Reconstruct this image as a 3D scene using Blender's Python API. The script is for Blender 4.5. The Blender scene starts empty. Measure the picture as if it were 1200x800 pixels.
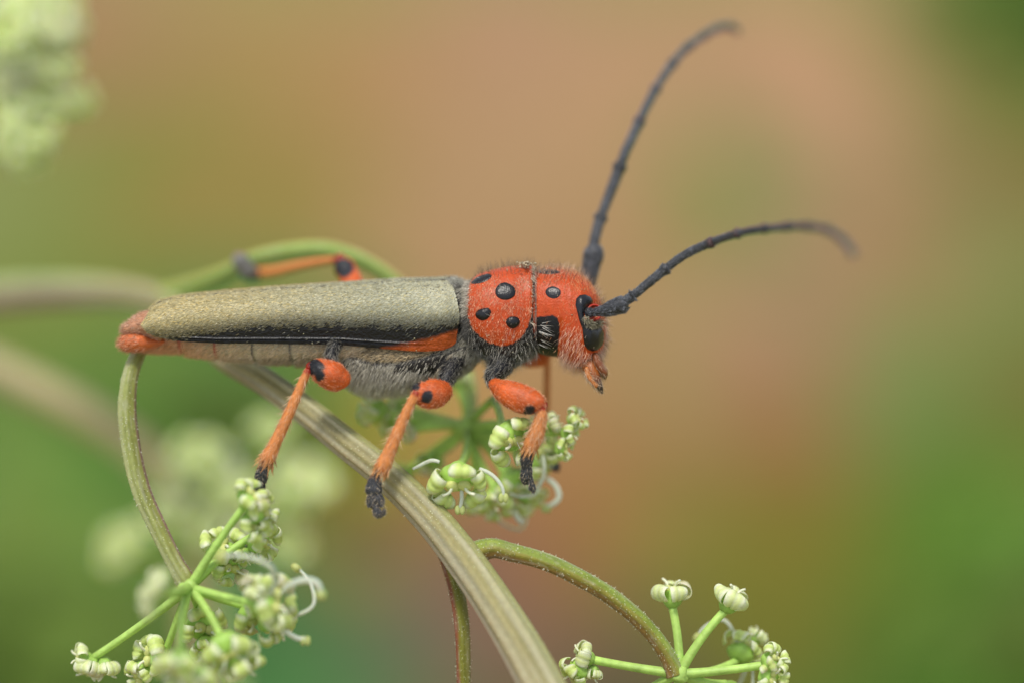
import bpy, math, random
import numpy as np
from mathutils import Matrix, Vector

random.seed(7)
rng = np.random.default_rng(11)
sc = bpy.context.scene
col = sc.collection

# ------------------------------------------------------------------ camera
# 1 unit = about 2.5 mm. Geometry is laid out level (x right, y away, z up) and
# turned by TILT, because the camera looks down on the meadow.
TILT = Matrix.Rotation(math.radians(-25), 4, 'X')
D = 30.0
cam_d = bpy.data.cameras.new('camera')
cam_d.sensor_width = 36.0
cam_d.lens = 90.0
cam_d.clip_start = 0.5
cam_d.clip_end = 20000
cam_d.dof.use_dof = True
cam_d.dof.focus_distance = D + 0.03
cam_d.dof.aperture_fstop = 0.0385
cam = bpy.data.objects.new('camera', cam_d)
col.objects.link(cam)
cam.matrix_world = TILT @ Matrix.Translation((0, -D, 0)) @ Matrix.Rotation(math.radians(90), 4, 'X')
sc.camera = cam

# ------------------------------------------------------------------ light
SUN_EL, SUN_ROT = math.radians(76), math.radians(215)
w = bpy.data.worlds.new('World')
sc.world = w
w.use_nodes = True
nt = w.node_tree
bg = nt.nodes['Background']
sky = nt.nodes.new('ShaderNodeTexSky')
sky.sky_type = 'NISHITA'
sky.sun_disc = False
sky.sun_elevation = SUN_EL
sky.sun_rotation = SUN_ROT
hs = nt.nodes.new('ShaderNodeHueSaturation')
hs.inputs['Saturation'].default_value = 0.38
nt.links.new(sky.outputs['Color'], hs.inputs['Color'])
nt.links.new(hs.outputs['Color'], bg.inputs['Color'])
bg.inputs['Strength'].default_value = 0.105
sd = bpy.data.lights.new('sun', 'SUN')
sd.energy = 1.5
sd.angle = math.radians(12)
sd.color = (1.0, 0.95, 0.87)
sun = bpy.data.objects.new('sun', sd)
col.objects.link(sun)
# direction towards the sun: nearly overhead, a little left
az = SUN_ROT
sdir = Vector((math.sin(az) * math.cos(SUN_EL), math.cos(az) * math.cos(SUN_EL), math.sin(SUN_EL)))
sun.rotation_euler = sdir.to_track_quat('Z', 'Y').to_euler()

sc.view_settings.view_transform = 'Standard'
sc.view_settings.look = 'None'
sc.view_settings.exposure = 0.95
sc.view_settings.gamma = 1.0
sc.cycles.use_denoising = True
sc.cycles.max_bounces = 8
sc.cycles.transparent_max_bounces = 8

# ------------------------------------------------------------------ helpers
def lin(r, g, b):
    f = lambda c: (c / 255 / 12.92) if c <= 10 else ((c / 255 + 0.055) / 1.055) ** 2.4
    return np.array([f(r), f(g), f(b)])

def P(px, py, d=0.0):
    """Point seen at photo pixel px, py, at depth d behind the focal plane."""
    s = (D + d) / D / 100.0
    return np.array([(px - 600) * s, d, (400 - py) * s])

def norm(v):
    v = np.asarray(v, float)
    return v / np.maximum(np.linalg.norm(v, axis=-1, keepdims=True), 1e-9)

def lerp(x, xs, ys):
    return np.interp(x, xs, ys)

def sstep(a, b, x):
    t = np.clip((x - a) / (b - a), 0, 1)
    return t * t * (3 - 2 * t)

def vnoise(p, scale, seed=0):
    """cheap smooth value noise, numpy, p (...,3) -> 0..1"""
    q = p * scale + seed * 17.13
    i = np.floor(q).astype(np.int64)
    f = q - i
    f = f * f * (3 - 2 * f)
    out = 0
    for dx in (0, 1):
        for dy in (0, 1):
            for dz in (0, 1):
                h = (i[..., 0] + dx) * 374761393 + (i[..., 1] + dy) * 668265263 + (i[..., 2] + dz) * 2147483647 + seed * 9176
                h = (h ^ (h >> 13)) * 1274126177
                h = ((h ^ (h >> 16)) & 0xffff) / 65535.0
                wx = f[..., 0] if dx else 1 - f[..., 0]
                wy = f[..., 1] if dy else 1 - f[..., 1]
                wz = f[..., 2] if dz else 1 - f[..., 2]
                out = out + h * wx * wy * wz
    return out

def sd_poly(x, y, poly):
    """signed distance, positive inside"""
    p = np.asarray(poly, float)
    q = np.roll(p, -1, axis=0)
    d = np.full(x.shape, 1e9)
    inside = np.zeros(x.shape, bool)
    for (ax, ay), (bx, by) in zip(p, q):
        ex, ey = bx - ax, by - ay
        wx, wy = x - ax, y - ay
        t = np.clip((wx * ex + wy * ey) / (ex * ex + ey * ey + 1e-12), 0, 1)
        d = np.minimum(d, np.hypot(wx - ex * t, wy - ey * t))
        c = ((ay > y) != (by > y)) & (x < (bx - ax) * (y - ay) / (by - ay + 1e-12) + ax)
        inside ^= c
    return np.where(inside, d, -d)

def spline(pts, n):
    """Catmull-Rom through pts (k, m) -> (n, m)"""
    p = np.asarray(pts, float)
    if len(p) == 2:
        t = np.linspace(0, 1, n)[:, None]
        return p[0] * (1 - t) + p[1] * t
    h = np.maximum(np.linalg.norm(np.diff(p[:, :3], axis=0), axis=1), 1e-6)
    cum = np.concatenate([[0], np.cumsum(h)])
    dl = np.diff(p, axis=0) / h[:, None]
    m = np.empty_like(p)
    m[1:-1] = (dl[:-1] * h[1:, None] + dl[1:] * h[:-1, None]) / (h[1:] + h[:-1])[:, None]
    m[0] = 2 * dl[0] - m[1] if len(p) > 2 else dl[0]
    m[-1] = 2 * dl[-1] - m[-2] if len(p) > 2 else dl[-1]
    s = np.linspace(0, cum[-1], n)
    k = np.clip(np.searchsorted(cum, s, side='right') - 1, 0, len(h) - 1)
    hh = h[k][:, None]; t = (s - cum[k])[:, None] / hh
    return ((2 * t ** 3 - 3 * t ** 2 + 1) * p[k] + (t ** 3 - 2 * t ** 2 + t) * hh * m[k]
            + (-2 * t ** 3 + 3 * t ** 2) * p[k + 1] + (t ** 3 - t ** 2) * hh * m[k + 1])

class MB:
    def __init__(s):
        s.v, s.q, s.t, s.c, s.n = [], [], [], [], 0
    def add(s, v, quads=None, tris=None, color=(0.5, 0.5, 0.5)):
        v = np.asarray(v, float).reshape(-1, 3)
        c = np.asarray(color, float)
        if c.ndim == 1:
            c = np.tile(c, (len(v), 1))
        c = c.reshape(-1, 3)
        if quads is not None and len(quads):
            s.q.append(np.asarray(quads) + s.n)
        if tris is not None and len(tris):
            s.t.append(np.asarray(tris) + s.n)
        s.v.append(v); s.c.append(c); s.n += len(v)
        return s
    def grid(s, g, color=(0.5, 0.5, 0.5), wrap=False, cap0=False, cap1=False):
        n, m = g.shape[:2]
        idx = np.arange(n * m).reshape(n, m)
        if wrap:
            a = idx[:-1]; b = idx[1:]
            q = np.stack([a, np.roll(a, -1, 1), np.roll(b, -1, 1), b], -1).reshape(-1, 4)
        else:
            q = np.stack([idx[:-1, :-1], idx[:-1, 1:], idx[1:, 1:], idx[1:, :-1]], -1).reshape(-1, 4)
        v = g.reshape(-1, 3)
        c = np.asarray(color, float)
        c = np.tile(c, (n * m, 1)) if c.ndim == 1 else c.reshape(-1, 3)
        tris = []
        if wrap and (cap0 or cap1):
            for flag, row in ((cap0, 0), (cap1, n - 1)):
                if not flag: continue
                v = np.vstack([v, g[row].mean(0)[None]])
                c = np.vstack([c, c[row * m:(row + 1) * m].mean(0)[None]])
                k = len(v) - 1
                r = idx[row]; r2 = np.roll(r, -1)
                t = np.stack([np.full(m, k), r2, r], -1) if row == 0 else np.stack([np.full(m, k), r, r2], -1)
                tris.append(t)
        s.add(v, q, np.vstack(tris) if tris else None, c)
        return s
    def shell(s, g, thick, color, color_in=None):
        """open grid given a back side and a rim"""
        n, m = g.shape[:2]
        nn = grid_normals(g)
        edge = np.ones((n, m, 1))
        back = g - nn * thick * edge
        idx = np.arange(n * m).reshape(n, m)
        q1 = np.stack([idx[:-1, :-1], idx[:-1, 1:], idx[1:, 1:], idx[1:, :-1]], -1).reshape(-1, 4)
        o = n * m
        q2 = (q1 + o)[:, ::-1]
        ring = np.concatenate([idx[0, :], idx[1:, -1], idx[-1, -2::-1], idx[-2:0:-1, 0]])
        r2 = np.roll(ring, -1)
        q3 = np.stack([ring, ring + o, r2 + o, r2], -1)
        c = np.asarray(color, float)
        c = np.tile(c, (o, 1)) if c.ndim == 1 else c.reshape(-1, 3)
        ci = c if color_in is None else np.tile(np.asarray(color_in, float), (o, 1))
        s.add(np.vstack([g.reshape(-1, 3), back.reshape(-1, 3)]), np.vstack([q1, q2, q3]), None, np.vstack([c, ci]))
        return s
    def mesh(s, name, mat, origin=(0, 0, 0)):
        v = np.vstack(s.v) - np.asarray(origin, float)
        c = np.vstack(s.c)
        q = np.vstack(s.q) if s.q else np.zeros((0, 4), int)
        t = np.vstack(s.t) if s.t else np.zeros((0, 3), int)
        me = bpy.data.meshes.new(name)
        me.vertices.add(len(v))
        me.vertices.foreach_set('co', v.astype(np.float32).ravel())
        loops = np.concatenate([q.ravel(), t.ravel()]).astype(np.int32)
        me.loops.add(len(loops))
        me.loops.foreach_set('vertex_index', loops)
        me.polygons.add(len(q) + len(t))
        starts = np.concatenate([np.arange(len(q)) * 4, len(q) * 4 + np.arange(len(t)) * 3]).astype(np.int32)
        me.polygons.foreach_set('loop_start', starts)
        me.polygons.foreach_set('use_smooth', np.ones(len(starts), bool))
        me.update(calc_edges=True)
        a = me.attributes.new('col', 'FLOAT_COLOR', 'POINT')
        cc = np.hstack([np.clip(c, 0, 1), np.ones((len(c), 1))]).astype(np.float32)
        a.data.foreach_set('color', cc.ravel())
        me.materials.append(mat)
        me.validate()
        return me

def grid_normals(g):
    du = np.gradient(g, axis=0)
    dv = np.gradient(g, axis=1)
    return norm(np.cross(dv, du))

def tube_grid(pts, rad, n=None, seg=12, ref=(0, -1, 0), ribs=0, rib_amp=0.0, rounded=True):
    """pts (k,3), rad (k,) or (k,2) -> grid (n,seg,3), frames"""
    pts = np.asarray(pts, float)
    rad = np.asarray(rad, float)
    if rad.ndim == 1: rad = np.stack([rad, rad], -1)
    if n:
        a = spline(np.hstack([pts, rad]), n)
        pts, rad = a[:, :3], np.maximum(a[:, 3:5], 1e-4)
    tan = norm(np.gradient(pts, axis=0))
    r0 = np.asarray(ref, float)
    u = norm(r0 - tan * (tan @ r0)[:, None])
    v = np.cross(tan, u)
    th = np.linspace(0, 2 * np.pi, seg, endpoint=False)
    k = 1 + rib_amp * np.cos(ribs * th)
    g = pts[:, None] + u[:, None] * (rad[:, 0:1] * np.cos(th) * k)[..., None] + v[:, None] * (rad[:, 1:2] * np.sin(th) * k)[..., None]
    return g

def hairs(mb, pos, d, L, wd, color, bend=None, bendamt=0.35, width_dir=None):
    """3-triangle tapered hairs; pos,d (N,3); L,wd (N,); color (N,3)"""
    N = len(pos)
    if N == 0: return
    d = norm(d)
    L = np.broadcast_to(L, (N,))[:, None]
    wd = np.broadcast_to(wd, (N,))[:, None]
    wdir = norm(np.cross(d, norm(rng.normal(size=(N, 3))) if width_dir is None else width_dir))
    if bend is None:
        bend = rng.normal(size=(N, 3)) * 0.5
    b = np.asarray(bend, float)
    mid = pos + d * L * 0.5 + b * L * bendamt * 0.25
    tip = pos + d * L * 0.95 + b * L * bendamt
    v = np.stack([pos - wdir * wd, pos + wdir * wd, mid - wdir * wd * 0.7, mid + wdir * wd * 0.7, tip], 1)
    base = np.arange(N)[:, None] * 5
    t = np.concatenate([base + [0, 1, 3], base + [0, 3, 2], base + [2, 3, 4]], 0)
    c = np.repeat(np.asarray(color, float).reshape(N, 1, 3), 5, axis=1)
    mb.add(v.reshape(-1, 3), None, t, c.reshape(-1, 3))

def sample_grid(g, N, weight=None):
    """random points on an (open) grid: pos, normal, tangent_u, u index, v index"""
    a = g[1:, :-1] - g[:-1, :-1]; b = g[:-1, 1:] - g[:-1, :-1]
    ar = np.linalg.norm(np.cross(a, b), axis=-1)
    if weight is not None: ar = ar * weight[:-1, :-1]
    p = ar.ravel() / ar.sum()
    k = rng.choice(len(p), N, p=p)
    m = g.shape[1] - 1
    i, j = k // m, k % m
    fu, fv = rng.random(N), rng.random(N)
    pos = (g[i, j] * ((1 - fu) * (1 - fv))[:, None] + g[i + 1, j] * (fu * (1 - fv))[:, None]
           + g[i, j + 1] * ((1 - fu) * fv)[:, None] + g[i + 1, j + 1] * (fu * fv)[:, None])
    nn = grid_normals(g)[i, j]
    tu = norm(np.gradient(g, axis=0))[i, j]
    return pos, nn, tu, i, j

# ------------------------------------------------------------------ materials
def material(name, rough=0.5, spec=0.5, sss=0.0, nscale=30, namp=0.12, bump=0.0, bscale=60, coat=0.0,
             translucent=0.0, flat=None, fleck=None):
    m = bpy.data.materials.new(name)
    m.use_nodes = True
    t = m.node_tree
    b = t.nodes['Principled BSDF']
    if flat is None:
        at = t.nodes.new('ShaderNodeAttribute'); at.attribute_name = 'col'
        src = at.outputs['Color']
    else:
        rgb = t.nodes.new('ShaderNodeRGB'); rgb.outputs[0].default_value = (*flat, 1)
        src = rgb.outputs[0]
    tc = t.nodes.new('ShaderNodeTexCoord')
    nz = t.nodes.new('ShaderNodeTexNoise')
    nz.inputs['Scale'].default_value = nscale
    nz.inputs['Detail'].default_value = 4
    t.links.new(tc.outputs['Object'], nz.inputs['Vector'])
    mr = t.nodes.new('ShaderNodeMapRange')
    mr.inputs['From Min'].default_value = 0.25; mr.inputs['From Max'].default_value = 0.75
    mr.inputs['To Min'].default_value = 1 - namp; mr.inputs['To Max'].default_value = 1 + namp
    t.links.new(nz.outputs['Fac'], mr.inputs['Value'])
    mx = t.nodes.new('ShaderNodeVectorMath'); mx.operation = 'SCALE'
    t.links.new(src, mx.inputs[0]); t.links.new(mr.outputs[0], mx.inputs['Scale'])
    out = mx.outputs[0]
    if fleck:
        vo = t.nodes.new('ShaderNodeTexVoronoi'); vo.inputs['Scale'].default_value = fleck[0]
        t.links.new(tc.outputs['Object'], vo.inputs['Vector'])
        lt = t.nodes.new('ShaderNodeMath'); lt.operation = 'LESS_THAN'; lt.inputs[1].default_value = fleck[1]
        t.links.new(vo.outputs['Distance'], lt.inputs[0])
        mxx = t.nodes.new('ShaderNodeMix'); mxx.data_type = 'RGBA'
        t.links.new(lt.outputs[0], mxx.inputs['Factor'])
        t.links.new(out, mxx.inputs['A']); mxx.inputs['B'].default_value = (*fleck[2], 1)
        out = mxx.outputs['Result']
    t.links.new(out, b.inputs['Base Color'])
    b.inputs['Roughness'].default_value = rough
    b.inputs['Specular IOR Level'].default_value = spec
    if sss > 0:
        b.inputs['Subsurface Weight'].default_value = sss
        b.inputs['Subsurface Radius'].default_value = (0.06, 0.03, 0.015)
        b.inputs['Subsurface Scale'].default_value = 1.0
    if coat: 
        b.inputs['Coat Weight'].default_value = coat
        b.inputs['Coat Roughness'].default_value = 0.25
    if bump > 0:
        n2 = t.nodes.new('ShaderNodeTexNoise'); n2.inputs['Scale'].default_value = bscale
        n2.inputs['Detail'].default_value = 2
        t.links.new(tc.outputs['Object'], n2.inputs['Vector'])
        bp = t.nodes.new('ShaderNodeBump'); bp.inputs['Strength'].default_value = 1.0
        bp.inputs['Distance'].default_value = bump
        t.links.new(n2.outputs['Fac'], bp.inputs['Height'])
        t.links.new(bp.outputs['Normal'], b.inputs['Normal'])
    if translucent > 0:
        tr = t.nodes.new('ShaderNodeBsdfTranslucent')
        t.links.new(out, tr.inputs['Color'])
        ms = t.nodes.new('ShaderNodeMixShader'); ms.inputs[0].default_value = translucent
        t.links.new(b.outputs[0], ms.inputs[1]); t.links.new(tr.outputs[0], ms.inputs[2])
        t.links.new(ms.outputs[0], t.nodes['Material Output'].inputs['Surface'])
    return m

M_cuticle = material('red_cuticle', rough=0.42, spec=0.3, sss=0.06, nscale=14, namp=0.14, bump=0.008, bscale=48, coat=0.10)
M_elytra = material('elytra_cuticle', rough=0.34, spec=0.35, nscale=60, namp=0.25, bump=0.014, bscale=34)
M_black = material('black_cuticle', rough=0.5, spec=0.25, nscale=40, namp=0.2, bump=0.003, bscale=70)
M_eye = material('compound_eye', rough=0.25, spec=0.45, nscale=80, namp=0.15, bump=0.0015, bscale=160)
M_spot = material('black_callus', rough=0.30, spec=0.42, nscale=60, namp=0.2, bump=0.004, bscale=60)
M_hair = material('insect_hair', rough=0.38, spec=0.5, nscale=30, namp=0.1, translucent=0.25)
M_leg = material('leg_cuticle', rough=0.45, spec=0.35, sss=0.06, nscale=22, namp=0.2, bump=0.008, bscale=45)
M_ant = material('antenna_cuticle', rough=0.42, spec=0.4, nscale=50, namp=0.3, bump=0.008, bscale=55)
M_stem = material('plant_stem', rough=0.55, spec=0.35, sss=0.15, nscale=18, namp=0.14, bump=0.006, bscale=50, fleck=(26, 0.13, (0.62, 0.66, 0.42)))
M_ray = material('flower_stalk', rough=0.45, spec=0.35, sss=0.1, nscale=14, namp=0.15, bump=0.004, bscale=40, translucent=0.2)
M_petal = material('petal', rough=0.42, spec=0.4, sss=0.1, nscale=26, namp=0.10, bump=0.004, bscale=40, translucent=0.38)
M_leaf = material('meadow_leaf', rough=0.5, spec=0.3, nscale=0.3, namp=0.2, translucent=0.5)

# ------------------------------------------------------------------ objects
ORIG = {}
def place(o, loc):
    o.matrix_world = TILT @ Matrix.Translation(Vector(loc))

def thing(name, loc, label, cat, group=None):
    o = bpy.data.objects.new(name, None)
    o.empty_display_size = 0.2
    col.objects.link(o)
    place(o, loc)
    o['label'] = label; o['category'] = cat
    if group: o['group'] = group
    ORIG[o.name] = np.asarray(loc, float)
    return o

def part(name, mb, mat, root, parent=None, label=None, stuff=False):
    """mesh whose origin is its top-level thing's origin"""
    me = mb.mesh(name, mat, ORIG[root.name])
    o = bpy.data.objects.new(name, me)
    col.objects.link(o)
    o.parent = parent or root
    if label: o['label'] = label
    if stuff: o['kind'] = 'stuff'
    return o

# ================================================================== SETTING
GZ = -60.0
WG = np.array(TILT.to_3x3())          # level layout -> world
def wp(v): return np.asarray(v) @ WG.T
def ground_hit(px, py):
    """where the sight line through a photo pixel meets the ground (world)"""
    c = wp([0, -D, 0]); q = wp(P(px, py, 0))
    k = (GZ - c[2]) / (q[2] - c[2])
    return c + (q - c) * k

# ground cover seen on the meadow floor: bare tan soil, dry moss, short grass
COVER = [(-150, -150, (140, 128, 84)), (60, 40, (170, 138, 98)), (20, 250, (138, 150, 90)), (150, 60, (166, 136, 94)), (130, 180, (142, 140, 76)), (250, 60, (166, 142, 90)), (230, 230, (150, 136, 76)), (350, 220, (158, 138, 80)),
         (400, 100, (174, 142, 94)), (500, 240, (180, 146, 104)), (600, 60, (184, 148, 112)), (600, 220, (182, 148, 108)), (720, 120, (185, 150, 111)), (870, 245, (140, 142, 86)), (780, 300, (166, 142, 96)), (880, 100, (182, 149, 110)),
         (1000, 90, (180, 148, 108)), (960, 200, (170, 144, 104)), (1090, 100, (146, 132, 82)), (1195, 10, (80, 104, 44)), (1150, 60, (108, 116, 58)), (1190, 200, (134, 124, 72)), (1100, 250, (150, 134, 88)), (1040, 340, (156, 136, 92)),
         (930, 350, (164, 138, 100)), (1150, 350, (138, 138, 84)), (1195, 420, (122, 126, 66)), (1030, 440, (134, 138, 84)), (910, 460, (160, 124, 86)), (820, 420, (168, 140, 98)), (1080, 540, (110, 128, 52)), (1140, 600, (90, 130, 42)),
         (1195, 640, (84, 128, 40)), (1130, 780, (68, 110, 32)), (1195, 790, (66, 104, 30)), (950, 600, (130, 120, 56)), (900, 700, (122, 118, 46)), (1010, 700, (104, 120, 50)), (1030, 620, (106, 124, 50)), (980, 780, (98, 114, 56)),
         (870, 560, (142, 122, 66)), (780, 640, (126, 124, 60)), (740, 500, (164, 132, 86)), (720, 620, (152, 122, 68)), (700, 560, (160, 120, 78)), (640, 720, (136, 108, 80)), (700, 780, (112, 104, 72)), (600, 640, (150, 112, 80)),
         (500, 700, (128, 110, 84)), (430, 570, (132, 116, 62)), (430, 780, (96, 120, 78)), (420, 680, (112, 112, 74)), (330, 500, (96, 136, 72)), (250, 450, (90, 136, 70)), (60, 390, (124, 138, 66)), (60, 470, (98, 128, 52)), (100, 520, (84, 122, 44)),
         (210, 520, (84, 132, 56)), (60, 600, (112, 124, 64)), (120, 640, (108, 120, 62)), (50, 710, (70, 130, 60)), (20, 790, (64, 120, 46)), (150, 740, (106, 122, 76)), (330, 780, (84, 122, 62)), (600, 480, (172, 134, 96)), (640, 380, (172, 140, 98)),
         (-200, 600, (80, 120, 50)), (-200, 300, (130, 140, 80)), (1400, 300, (120, 122, 66)), (1400, 700, (70, 110, 36)), (600, -200, (176, 142, 104)), (1000, -150, (160, 140, 100)), (600, 1000, (100, 104, 60)), (100, 1000, (60, 110, 40)), (1100, 1000, (70, 110, 36))]
CAL = {(60, 40): (0.607, 0.586, 0.513), (150, 60): (0.678, 0.521, 0.61), (130, 180): (0.53, 0.586, 0.448), (250, 60): (0.636, 0.618, 0.532), (230, 230): (0.607, 0.579, 0.513), (350, 220): (0.587, 0.586, 0.488), (400, 100): (0.639, 0.597, 0.571), (600, 60): (0.596, 0.578, 0.559), (600, 220): (0.6, 0.594, 0.566), (720, 120): (0.611, 0.595, 0.566), (870, 245): (0.4, 0.585, 0.4), (780, 300): (0.643, 0.58, 0.554), (880, 100): (0.636, 0.58, 0.583), (1000, 90): (0.764, 0.704, 0.71), (960, 200): (0.67, 0.589, 0.623), (1090, 100): (0.537, 0.544, 0.44), (1195, 10): (0.4, 0.657, 0.4), (1150, 60): (0.512, 0.636, 0.4), (1190, 200): (0.565, 0.541, 0.426), (1100, 250): (0.55, 0.558, 0.505), (1040, 340): (0.694, 0.527, 0.543), (930, 350): (0.701, 0.603, 0.715), (1150, 350): (0.579, 0.709, 0.615), (1195, 420): (0.527, 0.49, 0.4), (1030, 440): (0.463, 0.669, 0.548), (910, 460): (0.64, 0.448, 0.478), (820, 420): (0.642, 0.688, 0.665), (1080, 540): (0.514, 0.53, 0.4), (1140, 600): (0.4, 0.565, 0.4), (1195, 640): (0.4, 0.947, 0.4), (1130, 780): (0.4, 0.533, 0.4), (1195, 790): (0.4, 1.649, 0.4), (950, 600): (0.693, 0.569, 0.425), (900, 700): (0.672, 0.576, 0.4), (1010, 700): (0.524, 0.66, 0.496), (1030, 620): (0.454, 0.614, 0.4), (870, 560): (0.517, 0.555, 0.406), (780, 640): (0.4, 0.664, 0.4), (740, 500): (0.637, 0.649, 0.568), (720, 620): (0.741, 0.594, 0.419), (700, 560): (0.582, 0.48, 0.515), (640, 720): (0.6, 0.609, 0.624), (700, 780): (0.4, 0.4, 0.4), (500, 700): (0.608, 0.506, 0.723), (430, 570): (1.486, 1.279, 0.4), (430, 780): (0.519, 0.697, 0.567), (420, 680): (0.4, 0.4, 0.678), (250, 450): (0.607, 0.579, 0.513), (60, 600): (1.543, 0.4, 0.844), (50, 710): (0.4, 1.7, 1.7), (20, 790): (0.4, 1.7, 1.7), (-150, -150): (0.636, 0.586, 0.532), (20, 250): (0.607, 0.586, 0.513), (500, 240): (0.6, 0.594, 0.566), (980, 780): (0.524, 0.576, 0.4), (600, 640): (0.6, 0.506, 0.515), (330, 500): (0.607, 0.579, 0.513), (60, 390): (0.587, 0.586, 0.513), (60, 470): (0.53, 0.586, 0.844), (100, 520): (0.607, 1.279, 0.844), (210, 520): (0.607, 0.579, 0.678), (120, 640): (0.4, 1.279, 0.844), (150, 740): (0.4, 0.697, 0.844), (330, 780): (0.519, 0.697, 0.678), (600, 480): (0.642, 0.649, 0.515), (640, 380): (0.637, 0.594, 0.566), (-200, 600): (0.53, 0.586, 0.844), (-200, 300): (0.607, 0.579, 0.61), (1400, 300): (0.55, 0.558, 0.426), (1400, 700): (0.4, 0.565, 0.4), (600, -200): (0.611, 0.594, 0.566), (1000, -150): (0.537, 0.636, 0.44), (600, 1000): (0.519, 0.506, 0.624), (100, 1000): (0.4, 0.697, 0.844), (1100, 1000): (0.4, 0.66, 0.4)}
def build_ground():
    n = 420
    t = np.linspace(-1, 1, n)
    ax = np.sign(t) * (60 * np.abs(t) + 4940 * np.abs(t) ** 7)     # denser in view
    ctr = ground_hit(600, 400)
    X, Y = np.meshgrid(ax * 1.0 + ctr[0], ax * 1.4 + ctr[1], indexing='ij')
    p = np.stack([X, Y, np.zeros_like(X)], -1)
    z = (vnoise(p, 0.05, 1) - 0.5) * 4 + (vnoise(p, 0.3, 2) - 0.5) * 1.0
    g = np.stack([X, Y, GZ + z], -1)
    num = np.zeros(X.shape + (3,)); den = np.full(X.shape, 1e-6)
    num += np.array(lin(128, 120, 74)) * 1e-6
    wx = (vnoise(p, 0.22, 5) - 0.5) * 5; wy = (vnoise(p, 0.22, 6) - 0.5) * 9
    for (a, b, c) in COVER:
        h = ground_hit(a, b)
        w_ = np.exp(-(((X + wx - h[0]) / 3.0) ** 2 + ((Y + wy - h[1]) / 7.0) ** 2)) 
        num += w_[..., None] * lin(*c) * np.array(CAL.get((a, b), (1.05, 1.05, 1.05))); den += w_
    cc = num / den[..., None]
    m = material('meadow_ground', rough=0.95, spec=0.1, nscale=0.9, namp=0.25)
    me = MB().grid(g, np.clip(cc, 0, 0.8)).mesh('ground', m)
    o = bpy.data.objects.new('ground', me)
    col.objects.link(o)
    o['kind'] = 'structure'
build_ground()

def to_world(v):
    return np.asarray((TILT.to_3x3() @ Vector(v)))

def world_thing(name, loc, label, cat, group=None):
    o = bpy.data.objects.new(name, None)
    col.objects.link(o)
    o.location = Vector(loc)
    o['label'] = label; o['category'] = cat
    if group: o['group'] = group
    ORIG[o.name] = np.asarray(loc, float)
    return o

def leafy_plant(px, py, spread, height, n, c0, c1, label, leaf_len=11, leaf_w=2.4, up=0.6):
    """broad-leaved weed rooted on the ground at the point seen at px, py"""
    base = ground_hit(px, py)
    base[2] = GZ
    root = world_thing('leafy_plant', base, label, 'weed', 'weeds far out of focus on the meadow floor')
    mb = MB()
    nst = max(5, n // 14)
    for k in range(nst):
        a = rng.random() * 6.28; r = spread * math.sqrt(rng.random()) 
        top = base + [math.cos(a) * r, math.sin(a) * r, height * (0.45 + 0.55 * rng.random())]
        ft = base + [math.cos(a) * r * 0.75, math.sin(a) * r * 0.75, -1.5]
        md = (top + ft) / 2 + rng.normal(size=3) * 0.8
        part('stem', MB().grid(tube_grid([ft, md, top], [0.35, 0.3, 0.15], 8, 6), np.asarray(c0) * 0.9, wrap=True), M_ray, root)
        for j in range(n // nst):
            f = 0.25 + 0.75 * rng.random()
            p0 = ft * (1 - f) + top * f
            aa = rng.random() * 6.28
            dr = norm(np.array([math.cos(aa), math.sin(aa), up * (0.3 + rng.random())]))
            L = leaf_len * (0.6 + 0.6 * rng.random()); W = leaf_w * (0.6 + 0.6 * rng.random())
            s = np.linspace(0, 1, 7)
            ctr = p0 + dr * (s * L)[:, None] + np.array([0, 0, -1]) * (s ** 2 * L * 0.35)[:, None]
            sd_ = norm(np.cross(dr, [0, 0, 1]))
            wv = W * np.sin(np.pi * np.clip(s, 0.02, 0.98) ** 0.75)
            tt = np.array([-1, -0.5, 0, 0.5, 1])
            g = ctr[:, None] + sd_ * (wv[:, None] * tt)[..., None] + np.array([0, 0, 1]) * (0.25 * wv[:, None] * np.abs(tt))[..., None]
            cc = np.asarray(c0) * (1 - (q := rng.random())) + np.asarray(c1) * q
            mb.shell(g, 0.06, cc)
    part('foliage', mb, M_leaf, root, stuff=True)

G0, G1 = (0.19, 0.30, 0.045), (0.30, 0.44, 0.08)
O0, O1 = (0.36, 0.36, 0.11), (0.46, 0.43, 0.16)
plants = [
    (1205, 840, 8, 9, 50, G0, G1, 'green blurred weed at the right lower corner of the meadow floor'),
    (1225, 0, 5, 7, 30, G0, G1, 'green blurred weed in the far upper right corner'),
    (10, 830, 8, 10, 70, G0, G1, 'dense green blurred weed in the lower left corner'),
    (300, 540, 5, 5, 20, G0, G1, 'green blurred weed seen below the end of the abdomen'),
]
for a in plants: leafy_plant(*a)

# ================================================================== BEETLE
BY = 0.30                      # mean depth of the beetle's near side and axis
BS = (D + BY) / D / 100.0
def bx(px): return (np.asarray(px, float) - 600) * BS
def bz(py): return (400 - np.asarray(py, float)) * BS
def topx(x): return np.asarray(x) / BS + 600
def topy(z): return 400 - np.asarray(z) / BS

beetle = thing('longhorn_beetle', (0, 0.5, -0.5),
               'slender longhorn beetle with black spotted red head and dusty olive wing cases', 'beetle')

RED = np.array([0.46, 0.056, 0.005]); ORG = np.array([0.58, 0.125, 0.022]); BLK = np.array([0.006, 0.006, 0.008])
PALE = np.array([0.75, 0.62, 0.48]); GREYH = np.array([0.42, 0.41, 0.36]); TANH = np.array([0.56, 0.46, 0.26])

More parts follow.
